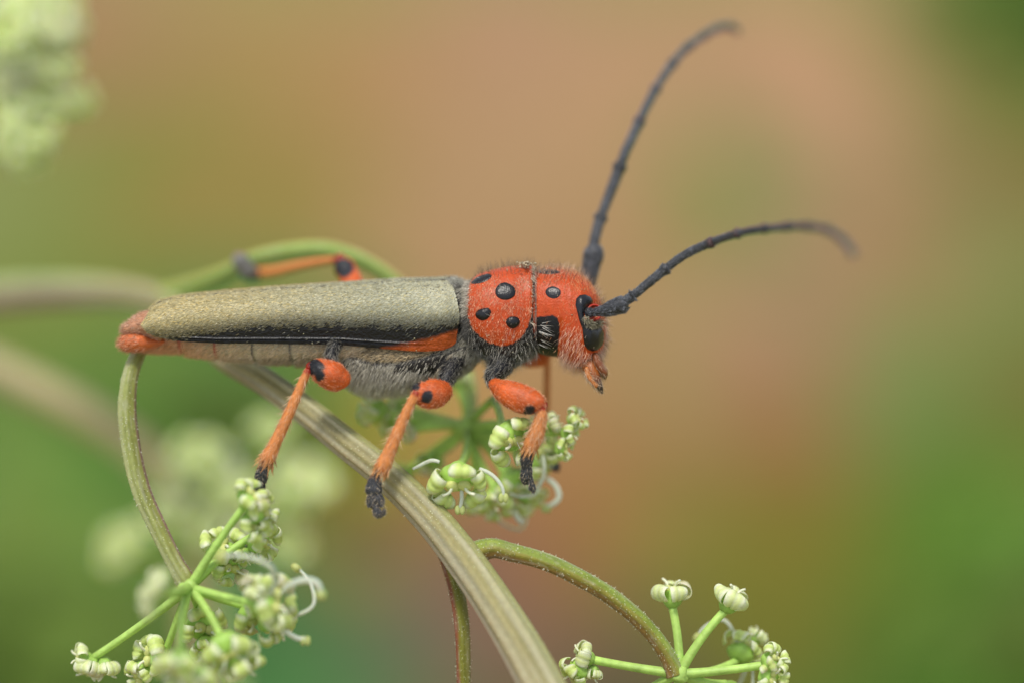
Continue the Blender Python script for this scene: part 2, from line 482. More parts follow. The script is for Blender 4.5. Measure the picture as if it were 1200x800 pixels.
def loft(xs, top, bot, half, yc, nseg=72, ex=2.0, lean=0.0, twist=0.0):
    """closed rings in planes across x (px tables), theta 0=top, then near side"""
    th = np.linspace(0, 2 * np.pi, nseg, endpoint=False)
    ct, st = np.cos(th), np.sin(th)
    c = np.sign(ct) * np.abs(ct) ** (2 / ex); s = np.sign(st) * np.abs(st) ** (2 / ex)
    zt, zb = bz(top), bz(bot)
    zc, h = (zt + zb) / 2, (zt - zb) / 2
    Z = zc[:, None] + h[:, None] * c
    Y = np.asarray(yc).reshape(-1, 1) - np.asarray(half).reshape(-1, 1) * s
    X = bx(xs)[:, None] + lean * (Z - zc[:, None])
    return np.stack([X, Y, Z], -1)

def closed(g):  # append first column for sampling
    return np.concatenate([g, g[:, :1]], 1)

# ---------- elytra
PHI = math.radians(21)
eS = ([168, 173, 178, 185, 200, 215, 260, 340, 400, 465, 520, 530, 540], [373, 366, 361, 356, 351.5, 349, 345, 339, 335, 330.5, 329, 329, 330])
eB = ([168, 173, 178, 185, 200, 215, 260, 300, 400, 450, 480, 500, 520, 530, 540], [381, 386, 389.5, 393, 397.5, 400, 402.5, 402.5, 404, 408.5, 411, 411.5, 410, 406, 396])
eW = ([168, 173, 180, 200, 230, 280, 400, 500, 540], [0.20, 0.27, 0.31, 0.35, 0.38, 0.41, 0.43, 0.46, 0.45])
def elytron_grid(side, nx=420, ns=170):
    k = 1 - (1 - np.linspace(0, 1, ns)) ** 1.6
    th = k * np.pi / 2
    xt = np.interp(k, [0, 0.3, 0.55, 0.8, 1], [176, 172, 169.5, 171, 176])
    if side < 0: xt = xt - 1.0
    xf = np.interp(k, [0, 0.2, 0.5, 0.8, 1], [526, 532.5, 536.5, 540, 535])
    if side < 0: xf = xf - 5.0 * (1 - k)
    t = np.linspace(0, 1, nx)[:, None]
    t = t ** 1.25
    xp = xt + (xf - xt) * t
    S = lerp(xp, *eS); B = lerp(xp, *eB); W = lerp(xp, *eW)
    n = 2.95
    U = W * np.sin(th) ** (2 / n)
    H = ((B - S) * BS - W * math.sin(PHI)) / math.cos(PHI)
    DR = H * (1 - np.clip(np.cos(th), 0, 1) ** (2 / n))
    # ridge close to the lower edge, raised seam
    ridge = np.exp(-((k[None, :] - 0.966) / 0.006) ** 2) * sstep(205, 230, xp) * sstep(505, 470, xp)
    groove = np.exp(-((k[None, :] - 0.979) / 0.005) ** 2) * sstep(205, 230, xp) * sstep(505, 470, xp)
    suture = np.exp(-(k[None, :] / 0.03) ** 2)
    U = U + 0.016 * ridge - 0.012 * groove
    DR = DR - 0.012 * suture
    # tiny gap between both elytra, opening at the tip
    gap = 0.0015 + 0.05 * sstep(215, 172, xp)
    U = U + gap * 0.5
    X = bx(xp) + 0 * U
    zs = bz(S); ys = 0.32
    Y = ys - side * U * math.cos(PHI) + DR * math.sin(PHI)
    Z = zs - side * U * math.sin(PHI) - DR * math.cos(PHI)
    g = np.stack([X, Y, Z], -1)
    # roll front edge down a little
    fr = sstep(0.965, 1.0, t ** (1 / 1.25)) * (1 if side > 0 else 0)
    g = g + np.stack([0 * fr, 0.05 * side * fr, -0.0 * fr], -1) * np.ones_like(U)[..., None]
    # soft undulation of the shoulder
    g[..., 1] -= side * 0.02 * np.exp(-((xp - 512) / 14) ** 2) * np.exp(-((k - 0.66) / 0.12) ** 2)
    return g, xp, np.broadcast_to(k, xp.shape)

orange_patch = [(448, 409), (470, 404.5), (490, 400), (510, 396), (536, 388), (545, 395), (540, 412), (500, 418), (462, 414)]
for side in (1, -1):
    g, xp, kk = elytron_grid(side)
    # the near elytron in photo coordinates (far one uses its twin's)
    gn = g if side > 0 else elytron_grid(1)[0]
    PX, PY = topx(gn[..., 0]), topy(gn[..., 2])
    bandtop = lerp(PX, [170, 200, 230, 280, 340, 415, 465, 515, 540], [396, 395, 390, 385, 379.5, 379.5, 380, 380, 376])
    jag = (vnoise(gn, 14, 3) - 0.5) * 6 + (vnoise(gn, 45, 4) - 0.5) * 4
    band = sstep(-14, 3, PY - bandtop + jag)
    orange = sstep(-4, 2.5, sd_poly(PX, PY, orange_patch) + jag * 0.3)
    base = np.array([0.05, 0.045, 0.032]) * np.ones(g.shape)
    base = base * (1 - band[..., None]) + np.array([0.008, 0.0075, 0.008]) * band[..., None]
    line = np.exp(-((kk - 0.965) / 0.004) ** 2) * sstep(205, 230, xp) * sstep(500, 470, xp) * (vnoise(g, 40, 5) > 0.3)
    base = base + (line * 0.06)[..., None]  # ridge highlight painted into the colour as a thin paler line
    oc = np.array([0.33, 0.062, 0.009]) * (0.6 + 0.8 * vnoise(g, 12, 9))[..., None]
    base = base * (1 - orange[..., None]) + oc * orange[..., None]
    if side < 0: g = g[:, ::-1]; base = base[:, ::-1]
    mb = MB().shell(g, 0.022, base, (0.02, 0.015, 0.012))
    ely = part('elytron', mb, M_elytra, beetle, label='near wing case with black lower band and orange shoulder streak' if side > 0 else 'far wing case, only its upper edge showing')
    # pubescence
    g, xp, kk = elytron_grid(side, 300, 100)
    gn = g if side > 0 else elytron_grid(1, 300, 100)[0]
    PX, PY = topx(gn[..., 0]), topy(gn[..., 2])
    bandtop = lerp(PX, [170, 200, 230, 280, 340, 415, 465, 515, 540], [396, 395, 390, 385, 380, 380, 381, 381, 377])
    jag = (vnoise(gn, 14, 3) - 0.5) * 6
    wgt = 1 - sstep(-18, 6, PY - bandtop + jag) * 0.9985
    wgt = wgt * (0.4 + 0.6 * sstep(0.0, 0.008, kk))
    clump = vnoise(g * np.array([1, 1, 1.6]), 26, 6) * 0.6 + vnoise(g, 60, 7) * 0.4
    wgt = wgt * (0.55 + 0.85 * sstep(0.30, 0.62, clump))
    wgt = wgt * (1 - 0.97 * sstep(-2, 1, sd_poly(PX, PY, orange_patch)))
    N = 80000 if side > 0 else 42000
    pos, nn, tu, i, j = sample_grid(g, N, wgt)
    nn = nn * (1 if side > 0 else -1)
    nn = np.where((nn * np.array([0, 0, 1])).sum(1, keepdims=True) + (nn[:, 1:2] * -side) > 0, nn, -nn)
    flow = norm(-tu + np.array([0.0, 0, -0.35]) + rng.normal(size=(N, 3)) * 0.22)
    px = topx(pos[:, 0])
    front = sstep(440, 535, px)[:, None]
    flow = norm(flow * (1 - 0.4 * front) + np.array([-0.35, 0, -0.75]) * front * 0.7)
    d = norm(flow + nn * 0.26)
    L = 0.046 * (0.7 + 0.6 * rng.random(N))
    rearness = sstep(480, 200, px)[:, None]
    c = np.array([0.53, 0.52, 0.365]) * (1 - rearness) + np.array([0.61, 0.53, 0.275]) * rearness
    c = c * (0.62 + 0.62 * rng.random((N, 1)))
    dkb = sstep(-20, 3, topy(pos[:, 2]) - lerp(px, [170, 200, 230, 280, 340, 415, 465, 515, 540], [396, 395, 390, 385, 380, 380, 381, 381, 377]))[:, None]
    c = c * (1 - 0.72 * dkb)
    yel = rng.random((N, 1)) < 0.15
    c = np.where(yel, c * np.array([1.15, 1.0, 0.65]), c)
    hm = MB(); hairs(hm, pos + nn * 0.002, d, L, 0.0037, c, bend=-nn, bendamt=0.22, width_dir=nn + rng.normal(size=(N, 3)) * 0.25)
    part('hair', hm, M_hair, beetle, ely, stuff=True)

# ---------- scutellum
g = loft(np.array([516, 522, 528, 534, 540, 546]), np.array([342, 340, 339, 338, 337, 337]), np.array([340, 352, 366, 380, 390, 395]),
         [0.10, 0.18, 0.26, 0.32, 0.34, 0.36], 0.50)
mb = MB().grid(g, BLK * 2, wrap=True, cap0=True, cap1=True)
scut = part('scutellum', mb, M_black, beetle)

# ---------- abdomen: ringed segments
def abd_top(x): return lerp(x, [150, 165, 180, 220, 300, 420], [394, 390, 388, 382, 380, 380])
def abd_bot(x): return lerp(x, [140, 150, 165, 205, 250, 300, 350, 400, 420], [402, 411, 411.5, 413.5, 420.5, 424.5, 427.5, 430, 430])
def abd_half(x): return lerp(x, [140, 150, 165, 200, 260, 400], [0.08, 0.14, 0.17, 0.23, 0.31, 0.38])
bounds = [161, 207.5, 250, 294.5, 339, 384, 425]
hair_store = MB()
for k in range(6):
    x0, x1 = bounds[k], bounds[k + 1]
    xs = np.concatenate([[x0 - 1.0, x0 - 0.3], np.linspace(x0, x1 + 4, 12)])
    flare = np.concatenate([[3.5, 0.8], 0.0 + 1.6 * np.linspace(0, 1, 12) ** 2])
    top, bot, half = abd_top(xs) + flare, abd_bot(xs) - flare, abd_half(xs) - flare * 0.008
    g = loft(xs, top, bot, half, np.full(len(xs), 0.58), 64)
    f = sstep(0, 2.2, k + (xs - x0) / (x1 - x0))[:, None, None]
    f = np.broadcast_to(f, g.shape)
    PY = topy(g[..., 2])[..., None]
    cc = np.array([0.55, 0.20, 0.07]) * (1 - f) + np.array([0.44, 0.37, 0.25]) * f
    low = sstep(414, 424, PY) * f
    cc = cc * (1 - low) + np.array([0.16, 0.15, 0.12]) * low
    # the bare joint at the rear of every ring
    jt = sstep(5.2 if k < 3 else 4.4, 3.0, (xs - x0))[:, None, None]
    jc = np.array([0.36, 0.05, 0.03]) if k < 3 else np.array([0.05, 0.045, 0.05])
    cc = cc * (1 - jt) + jc * jt
    seg = part('abdomen_segment', MB().grid(g, cc, wrap=True, cap0=True, cap1=True), M_cuticle, beetle)
    pos, nn, tu, i, j = sample_grid(closed(g)[2:], 3600)
    N = len(pos); px = topx(pos[:, 0])
    keep = (px - x0 > 8.0 - 2.5 * rng.random(N))
    pos, nn, px = pos[keep], nn[keep], px[keep]; N = len(pos)
    out = norm(pos - np.stack([pos[:, 0], np.full(N, 0.58), np.full(N, bz(405))], 1))
    f2 = sstep(180, 300, px)[:, None]
    low = sstep(412, 424, topy(pos[:, 2]))[:, None] * f2
    c = np.array([0.84, 0.50, 0.26]) * (1 - f2) + np.array([0.90, 0.73, 0.49]) * f2
    c = c * (1 - 0.35 * low) * (0.6 + 0.6 * rng.random((N, 1)))
    d = norm(np.array([-1, 0, -0.45]) + out * 0.35 + rng.normal(size=(N, 3)) * 0.2)
    hm = MB(); hairs(hm, pos, d, 0.055 * (0.6 + 0.8 * rng.random(N)), 0.0035, c, bend=np.array([0, 0, -1.0]), bendamt=0.15)
    part('hair', hm, M_hair, beetle, seg, stuff=True)

# tail: upper plate (pygidium) and lower lobe
def ellip_grid(c, r, n=20, m=28, R=None, noise_amp=0.0):
    a = np.linspace(0.02, np.pi - 0.02, n); b = np.linspace(0, 2 * np.pi, m, endpoint=False)
    A, B = np.meshgrid(a, b, indexing='ij')
    g = np.stack([np.sin(A) * np.cos(B), np.sin(A) * np.sin(B), np.cos(A)], -1)
    if noise_amp: g = g * (1 + noise_amp * (vnoise(g, 2.2, 8) - 0.5))[..., None]
    g = g * np.asarray(r)
    if R is not None: g = g @ np.asarray(R).T
    return g + np.asarray(c)
def rotY(deg):
    a = math.radians(deg)   # positive turns +x towards -z (clockwise on screen)
    return np.array([[math.cos(a), 0, math.sin(a)], [0, 1, 0], [-math.sin(a), 0, math.cos(a)]])
g = tube_grid([[bx(194), .40, bz(385)], [bx(172), .38, bz(380)], [bx(156), .37, bz(384)], [bx(146), .37, bz(387)], [bx(142.5), .37, bz(389)]],
              [[.24, .17], [.20, .155], [.15, .10], [.10, .05], [.02, .015]], 30, 36)
pyg = part('tail_plate', MB().grid(g, np.array([0.50, 0.24, 0.13]), wrap=True, cap0=True, cap1=True), M_cuticle, beetle)
pos, nn, *_ = sample_grid(closed(g), 2600)
hm = MB(); hairs(hm, pos, norm(np.array([-1, 0, -0.1]) + rng.normal(size=(2600, 3)) * 0.3), 0.06, 0.0024, np.array([0.66, 0.42, 0.28]) * (0.6 + 0.6 * rng.random((2600, 1))))
part('hair', hm, M_hair, beetle, pyg, stuff=True)
g = tube_grid([[bx(192), .45, bz(400)], [bx(174), .42, bz(401.5)], [bx(158), .35, bz(400.5)], [bx(147), .35, bz(401.5)], [bx(141), .35, bz(402)], [bx(139), .35, bz(402)]],
              [[.09, .03], [.15, .085], [.15, .115], [.11, .10], [.06, .06], [.01, .01]], 30, 36)
tl = part('tail_lobe', MB().grid(g, np.array([0.55, 0.13, 0.035]), wrap=True, cap0=True, cap1=True), M_cuticle, beetle)
pos, nn, *_ = sample_grid(closed(g), 1500)
hm = MB(); hairs(hm, pos, norm(np.array([-1, 0, -0.2]) + rng.normal(size=(1500, 3)) * 0.4), 0.07, 0.0024, np.array([0.72, 0.36, 0.2]) * (0.6 + 0.6 * rng.random((1500, 1))))
part('hair', hm, M_hair, beetle, tl, stuff=True)

# ---------- thorax
def thx_grid(n=90, m=120):
    xs = np.linspace(392, 566, n)
    top = lerp(xs, [392, 430, 520, 540, 550, 566], [385, 376, 370, 362, 352, 382])
    bot = lerp(xs, [392, 400, 410, 425, 445, 475, 500, 520, 540, 555, 563, 566], [426, 438, 447, 455, 458, 455.5, 449, 445, 437, 428, 419, 408])
    half = lerp(xs, [392, 410, 450, 520, 550, 566], [0.30, 0.36, 0.40, 0.42, 0.36, 0.15])
    g = loft(xs, top, bot, half, np.full(n, 0.60), m, ex=2.3)
    PX, PY = topx(g[..., 0]), topy(g[..., 2])
    # grooves between the side plates
    dist = np.minimum(np.abs(sd_poly(PX, PY, [(495, 447), (528, 410), (545, 404), (545, 500), (480, 500)])),
                      np.abs(sd_poly(PX, PY, [(400, 404), (412, 416), (440, 424.5), (470, 424.5), (500, 417), (520, 411), (520, 380), (400, 380)])))
    grv = np.exp(-(dist / 1.6) ** 2)
    sgn = np.sign(g[..., 1] - 0.60)
    g[..., 1] -= sgn * 0.03 * grv
    return g
TX = thx_grid()
PX, PY = topx(TX[..., 0]), topy(TX[..., 2])
cc = np.ones(TX.shape) * np.array([0.020, 0.018, 0.016])
thorax = part('thorax', MB().grid(TX, cc, wrap=True, cap0=True, cap1=True), M_black, beetle)
G = closed(TX)
GPX, GPY = topx(G[..., 0]), topy(G[..., 2])
strip = [(398, 404), (412, 414), (440, 423), (470, 423), (500, 416), (520, 409), (505, 402), (400, 400)]
dark = [(465, 425), (500, 418), (522, 412), (520, 422), (505, 438), (485, 433), (462, 434)]
rm = np.exp(-(np.abs(sd_poly(GPX, GPY, [(497, 446), (528, 410), (545, 404), (545, 500), (480, 500)])) / 1.5) ** 2)
wg = 1 - 0.93 * sstep(-3, 1, sd_poly(GPX, GPY, dark)) - 0.6 * np.clip(rm, 0, 1)
wg = wg * sstep(380, 400, GPY)
N = 34000
pos, nn, tu, i, j = sample_grid(G, N, np.clip(wg, 0.02, 1))
px, py = topx(pos[:, 0]), topy(pos[:, 2])
out = norm(pos - np.stack([pos[:, 0], np.full(N, 0.60), np.full(N, bz(412))], 1))
in_strip = sstep(-1, 1, sd_poly(px, py, strip))[:, None]
diag = sstep(-1, 1, sd_poly(px, py, [(497, 446), (522, 414), (532, 412), (527, 428), (508, 442)]))[:, None]
c = np.array([0.54, 0.50, 0.40]) * np.ones((N, 3))
c = c * (1 - in_strip) + np.array([0.68, 0.54, 0.33]) * in_strip
c = c * (1 - diag) + np.array([0.58, 0.50, 0.36]) * diag
low = sstep(438, 456, py)[:, None]
c = c * (1 - low) + np.array([0.66, 0.63, 0.47]) * low
c = c * (0.4 + 0.9 * rng.random((N, 1)))
swirl = (vnoise(pos, 5, 12) - 0.5)[:, None]
d_main = norm(np.array([-0.55, 0, -1.0]) + np.array([0.9, 0, 0.3]) * sstep(430, 400, px)[:, None] * 0.2 + np.array([0.8, 0, 0]) * swirl)
d_strip = np.array([-1.0, 0, -0.12])
d = d_main * (1 - in_strip) + d_strip * in_strip
d = norm(d + out * 0.30 + rng.normal(size=(N, 3)) * 0.16)
L = (0.050 + 0.10 * (1 - in_strip[:, 0]) * sstep(420, 450, py) * 0.55) * (0.6 + 0.7 * rng.random(N))
hm = MB(); hairs(hm, pos, d, L, 0.0029, c, bend=np.array([-0.5, 0, -0.6]), bendamt=0.25)
part('hair', hm, M_hair, beetle, thorax, stuff=True)

# ---------- pronotum
pT = ([542, 546, 549, 553, 560, 575, 595, 608, 616, 620, 624, 628, 631], [345, 337, 331, 326, 321, 316, 312, 311, 309.5, 309, 311.5, 314, 322])
pB = ([542, 546, 549, 553, 560, 575, 590, 605, 615, 622, 628, 631], [392, 398, 403, 409, 417, 426, 431, 430, 424, 418, 415, 405])
pH = ([542, 546, 550, 556, 566, 580, 600, 615, 621, 625, 628, 631], [0.33, 0.385, 0.41, 0.44, 0.475, 0.50, 0.485, 0.455, 0.455, 0.43, 0.44, 0.38])
PYC = 0.44
def pro_half(x): return lerp(x, *pH)
pex = 2.12
def surf_y(T, B, Hf, yc, ex, px, py):
    """near side depth of a lofted body at photo coordinates"""
    t, b = lerp(px, *T), lerp(px, *B)
    zc, h = (t + b) / 2, (b - t) / 2
    q = np.clip(np.abs(py - zc) / h, 0, 0.999)
    return yc - lerp(px, *Hf) * (1 - q ** ex) ** (1 / ex)
red_poly = [(546.5, 350), (550, 333), (558, 323), (570, 314), (595, 306), (624, 300), (625, 320), (625.5, 345), (624, 366), (618, 385),
            (608, 398), (597, 404), (588, 405.5), (575, 402), (562, 394), (552, 382), (547.5, 368)]
xs = np.concatenate([np.linspace(542, 631, 230)])
g = loft(xs, lerp(xs, *pT), lerp(xs, *pB), pro_half(xs), np.full(len(xs), PYC), 300, ex=pex)
PX, PY = topx(g[..., 0]), topy(g[..., 2])
jag = (vnoise(g, 30, 21) - 0.5) * 2.2
red = sstep(-0.8, 0.8, sd_poly(PX, PY, red_poly) + jag)
far = g[..., 1] > PYC + 0.2
red = np.where(far & (PY > 372), 0, red)
cc = BLK * 1.5 * (1 - red[..., None]) + RED * red[..., None]
# pinkish front margin
rim = sstep(625, 626.5, PX) * sstep(400, 380, PY)
cc = cc * (1 - rim[..., None] * 0.8) + np.array([0.45, 0.16, 0.11]) * rim[..., None] * 0.8
fur = np.exp(-((PX - 625.3 + jag * 0.4) / 1.5) ** 2) * 0.95
g[..., 1] -= np.sign(g[..., 1] - PYC) * 0.03 * np.exp(-((PX - 625.5) / 1.4) ** 2)
cc = cc * (1 - fur[..., None]) + BLK * 2 * fur[..., None]
# fine surface waviness
g[..., 1] += (vnoise(g, 7, 2) - 0.5) * 0.012
pron = part('pronotum', MB().grid(g, cc, wrap=True, cap0=True, cap1=True), M_cuticle, beetle, label='spotted red shield behind the head')

def dome(parent, surf, poly, height, mat, name, colr, label=None, res=0.55, soft=2.6, mirror=None, edge=1.2):
    """raised smooth marking following a body surface, outline poly in photo px"""
    poly = np.asarray(poly, float)
    x0, y0 = poly.min(0) - 2; x1, y1 = poly.max(0) + 2
    xs = np.arange(x0, x1, res); ys = np.arange(y0, y1, res)
    X, Y = np.meshgrid(xs, ys, indexing='ij')
    s = sd_poly(X, Y, poly)
    dep = surf(X, Y)
    h = np.where(s > 0, height * (1 - np.exp(-np.maximum(s, 0) / soft)) + 0.002, s / edge * 0.03)
    # outward direction from the surface gradient
    gx = np.gradient(dep, axis=0) / (res * BS); gz = -np.gradient(dep, axis=1) / (res * BS)
    nv = norm(np.stack([gx, -np.ones_like(gx), gz], -1))
    Pn = np.stack([bx(X), dep, bz(Y)], -1) + nv * h[..., None]
    ok = (s > -edge - res)
    idx = -np.ones(X.shape, int); idx[ok] = np.arange(ok.sum())
    a, b, c, d = idx[:-1, :-1], idx[:-1, 1:], idx[1:, 1:], idx[1:, :-1]
    q = np.stack([a, b, c, d], -1).reshape(-1, 4); q = q[(q >= 0).all(1)]
    v = Pn[ok]
    if mirror is not None:
        v = v.copy(); v[:, 1] = 2 * mirror - v[:, 1]; q = q[:, ::-1]
    return part(name, MB().add(v, q, None, colr), mat, beetle, parent, label)

def blob(cx, cy, rx, ry, rot=0, n=28, wob=0.07, seed=0):
    a = np.linspace(0, 2 * np.pi, n, endpoint=False)
    r_ = np.random.default_rng(seed)
    k = 1 + wob * (np.cos(2 * a + r_.random() * 6) * 0.6 + np.cos(3 * a + r_.random() * 6) * 0.5 + 0.25 * r_.normal(size=n))
    x, y = rx * np.cos(a) * k, ry * np.sin(a) * k
    t = math.radians(rot)
    return np.stack([cx + x * math.cos(t) - y * math.sin(t), cy + x * math.sin(t) + y * math.cos(t)], -1)

ps = lambda X, Y: surf_y(pT, pB, pH, PYC, pex, X, Y)
dome(pron, ps, blob(592.3, 342, 12.2, 9.8, 5, seed=1, wob=0.05), 0.020, M_spot, 'spot', BLK, 'largest spot, high on the middle of the shield')
dome(pron, ps, blob(567, 368.5, 9.4, 7.0, -8, seed=2, wob=0.12), 0.034, M_spot, 'spot', BLK, 'rear lower spot of the shield')
dome(pron, ps, blob(601, 378, 8.0, 7.2, 0, seed=3, wob=0.05), 0.040, M_spot, 'spot', BLK, 'front lower spot of the shield')
dome(pron, ps, blob(564.5, 327.5, 12.5, 4.6, -22, seed=4, wob=0.07), 0.012, M_spot, 'spot', BLK, 'long flat spot at the rear top edge of the shield')

# ---------- head
hT = ([624, 628, 634, 642, 655, 668, 680, 690, 698, 704, 708, 711], [322, 318, 316, 314.5, 315, 317.5, 322, 330, 341, 353, 366, 384])
hB = ([624, 628, 634, 642, 652, 658, 665, 673, 681, 690, 697, 703, 708, 711], [408, 412, 415, 417, 418, 421, 426, 430, 432, 430.5, 426, 418, 405, 390])
hH = ([624, 630, 640, 655, 668, 680, 690, 698, 705, 709, 711], [0.40, 0.43, 0.455, 0.48, 0.50, 0.50, 0.46, 0.37, 0.24, 0.13, 0.04])
HYC = 0.44
hex_ = 2.2
xs = np.concatenate([np.linspace(624, 700, 190), np.linspace(700.4, 711, 60)])
g = loft(xs, lerp(xs, *hT), lerp(xs, *hB), lerp(xs, *hH), np.full(len(xs), HYC), 300, ex=hex_)
PX, PY = topx(g[..., 0]), topy(g[..., 2])
gena = [(628, 372), (634, 371), (648, 370), (653, 373), (655.5, 381), (655, 392), (654, 405), (653, 425), (628, 425)]
jag = (vnoise(g, 30, 31) - 0.5) * 1.2
bm = sstep(-0.7, 0.7, sd_poly(PX, PY, gena) + jag)
bm = np.maximum(bm, sstep(-1, 1, sd_poly(PX, PY, [(672, 428.5), (682, 429.5), (686, 436), (670, 436)])))
bm = np.maximum(bm, sstep(-1, 1, sd_poly(PX, PY, blob(701, 417.5, 4, 4))))
cc = RED * (1 - bm[..., None]) + BLK * 0.8 * bm[..., None]
# hollow of the antennal socket and groove behind the cheek
near = g[..., 1] < HYC
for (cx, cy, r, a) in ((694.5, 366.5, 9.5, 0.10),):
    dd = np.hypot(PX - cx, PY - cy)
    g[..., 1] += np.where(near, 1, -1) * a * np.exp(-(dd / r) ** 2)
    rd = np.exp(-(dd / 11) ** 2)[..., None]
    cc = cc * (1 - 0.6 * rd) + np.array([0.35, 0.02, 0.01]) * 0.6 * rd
grv = np.exp(-((PX - 656.5) / 2.0) ** 2) * sstep(370, 380, PY)
g[..., 1] += np.where(near, 1, -1) * 0.02 * grv
g[..., 1] += (vnoise(g, 8, 5) - 0.5) * 0.012
head = part('head', MB().grid(g, cc, wrap=True, cap0=True, cap1=True), M_cuticle, beetle, label='red head with black cheek patch')
hsurf = lambda X, Y: surf_y(hT, hB, hH, HYC, hex_, X, Y)
dome(head, hsurf, blob(642.5, 318.8, 14, 3.2, 1, seed=5, wob=0.04), 0.012, M_spot, 'spot', BLK, 'long flat spot on top of the head')
dome(head, hsurf, blob(648, 343.5, 9.3, 7.2, 4, seed=6, wob=0.03), 0.012, M_spot, 'spot', BLK * 1.6, 'round spot behind the eye')
eye_up = [(673.5, 358), (674.5, 350.5), (678.5, 346.5), (685, 345.5), (691.5, 348.5), (694.5, 353.5), (692, 357), (687.5, 359), (684.5, 363), (683, 368),
          (684, 374), (687, 379), (691.5, 382.5), (697, 384.5), (701.5, 383), (705, 384.5), (707.8, 390), (708, 398), (705.5, 405), (700.5, 409.5),
          (694, 411.5), (688, 409.5), (684, 404), (682.5, 396), (681.5, 386), (678.5, 378), (676, 368)]
for mir in (None, HYC):
    dome(head, hsurf, eye_up, 0.045, M_eye, 'eye', (0.007, 0.008, 0.011), 'kidney shaped black eye around the antenna base' if mir is None else None, soft=4.0, mirror=mir, res=0.5)
# pale scale hair crescent around the socket lies on the eye's notch
g_head = g
# antennal socket ring
th = np.linspace(0, 2 * np.pi, 40, endpoint=False)
ring = []
for rr, dy in ((9.2, 0.04), (9.4, -0.02), (8.2, -0.05), (6.8, -0.02), (6.0, 0.06)):
    ring.append(np.stack([bx(695.5 + rr * np.cos(th)), hsurf(695.5 + 0 * th, 366.5 + 0 * th) + dy + 0.028 * np.cos(th), bz(366.5 + rr * 1.05 * np.sin(th))], -1))
part('antenna_socket', MB().grid(np.array(ring), np.array([0.45, 0.03, 0.012]), wrap=True), M_cuticle, beetle, head)

# mouthparts
def plate(pts, rad, n, c, mat, name, parent, label=None, seg=20):
    gg = tube_grid(pts, rad, n, seg)
    c = np.asarray(c, float)
    if c.ndim == 2:
        c = np.repeat(c[:, None], seg, 1)
    o = part(name, MB().grid(gg, c, wrap=True, cap0=True, cap1=True), mat, beetle, parent, label)
    pos, nn, tu, i, j = sample_grid(closed(gg), 220)
    hm = MB(); hairs(hm, pos, norm(tu + norm(pos - gg.mean(1)[np.clip(i, 0, len(gg) - 1)]) * 0.5 + rng.normal(size=(220, 3)) * 0.3), 0.06 * (0.5 + rng.random(220)), 0.0018,
                     np.array([0.75, 0.55, 0.36]) * (0.4 + 0.6 * rng.random((220, 1))))
    part('hair', hm, M_hair, beetle, o if parent is None else parent, stuff=True)
    return o
nmd = 24
tt = np.linspace(0, 1, nmd)
mc = np.outer(1 - sstep(0.35, 0.8, tt), [0.30, 0.085, 0.015]) + np.outer(sstep(0.35, 0.8, tt), [0.03, 0.02, 0.02])
plate([[bx(690), .22, bz(424)], [bx(694), .16, bz(437)], [bx(700), .13, bz(449)], [bx(705.5), .16, bz(460)]],
      [[.08, .10], [.09, .085], [.07, .055], [.012, .012]], nmd, mc, M_cuticle, 'mandible', head)
plate([[bx(690), .66, bz(424)], [bx(694), .70, bz(437)], [bx(700), .72, bz(449)], [bx(705.5), .70, bz(460)]],
      [[.08, .10], [.09, .085], [.07, .055], [.012, .012]], nmd, mc, M_cuticle, 'mandible', head)
plate([[bx(698), .3, bz(420)], [bx(703), .28, bz(430)], [bx(707), .3, bz(436)], [bx(708.5), .32, bz(442)]],
      [[.20, .06], [.22, .065], [.18, .05], [.08, .02]], 18, np.array([0.20, 0.06, 0.02]), M_cuticle, 'lip', head)
plate([[bx(687), .1, bz(430)], [bx(689), .06, bz(440)], [bx(694), .05, bz(447)], [bx(699), .06, bz(452)]],
      [.02, .032, .026, .03], 20, np.array([0.50, 0.16, 0.03]), M_cuticle, 'feeler', head, seg=10)
plate([[bx(709), 1.25, bz(424)], [bx(715), 1.3, bz(428)], [bx(718), 1.35, bz(435)]], [[.03, .03], [.05, .055], [.03, .03]], 12, np.array([0.6, 0.6, 0.35]), M_cuticle, 'feeler', head, seg=10) if False else None

# ---------- hair on pronotum and head
def fuzz(gr, N, cfun, dfun, Lfun, wd, wfun=None, yc=PYC, zc=370, parent=None, bend=None, bendamt=0.3):
    G = closed(gr)
    PXg, PYg = topx(G[..., 0]), topy(G[..., 2])
    wgt = wfun(PXg, PYg, G) if wfun else None
    pos, nn, tu, i, j = sample_grid(G, N, wgt)
    px, py = topx(pos[:, 0]), topy(pos[:, 2])
    out = norm(pos - np.stack([pos[:, 0], np.full(N, yc), np.full(N, bz(zc))], 1))
    d = norm(dfun(px, py, out) + rng.normal(size=(N, 3)) * 0.2)
    c = cfun(px, py) * (0.55 + 0.65 * rng.random((N, 1)))
    hm = MB(); hairs(hm, pos, d, Lfun(px, py) * (0.6 + 0.7 * rng.random(N)), wd, c, bend=bend, bendamt=bendamt)
    part('hair', hm, M_hair, beetle, parent, stuff=True)

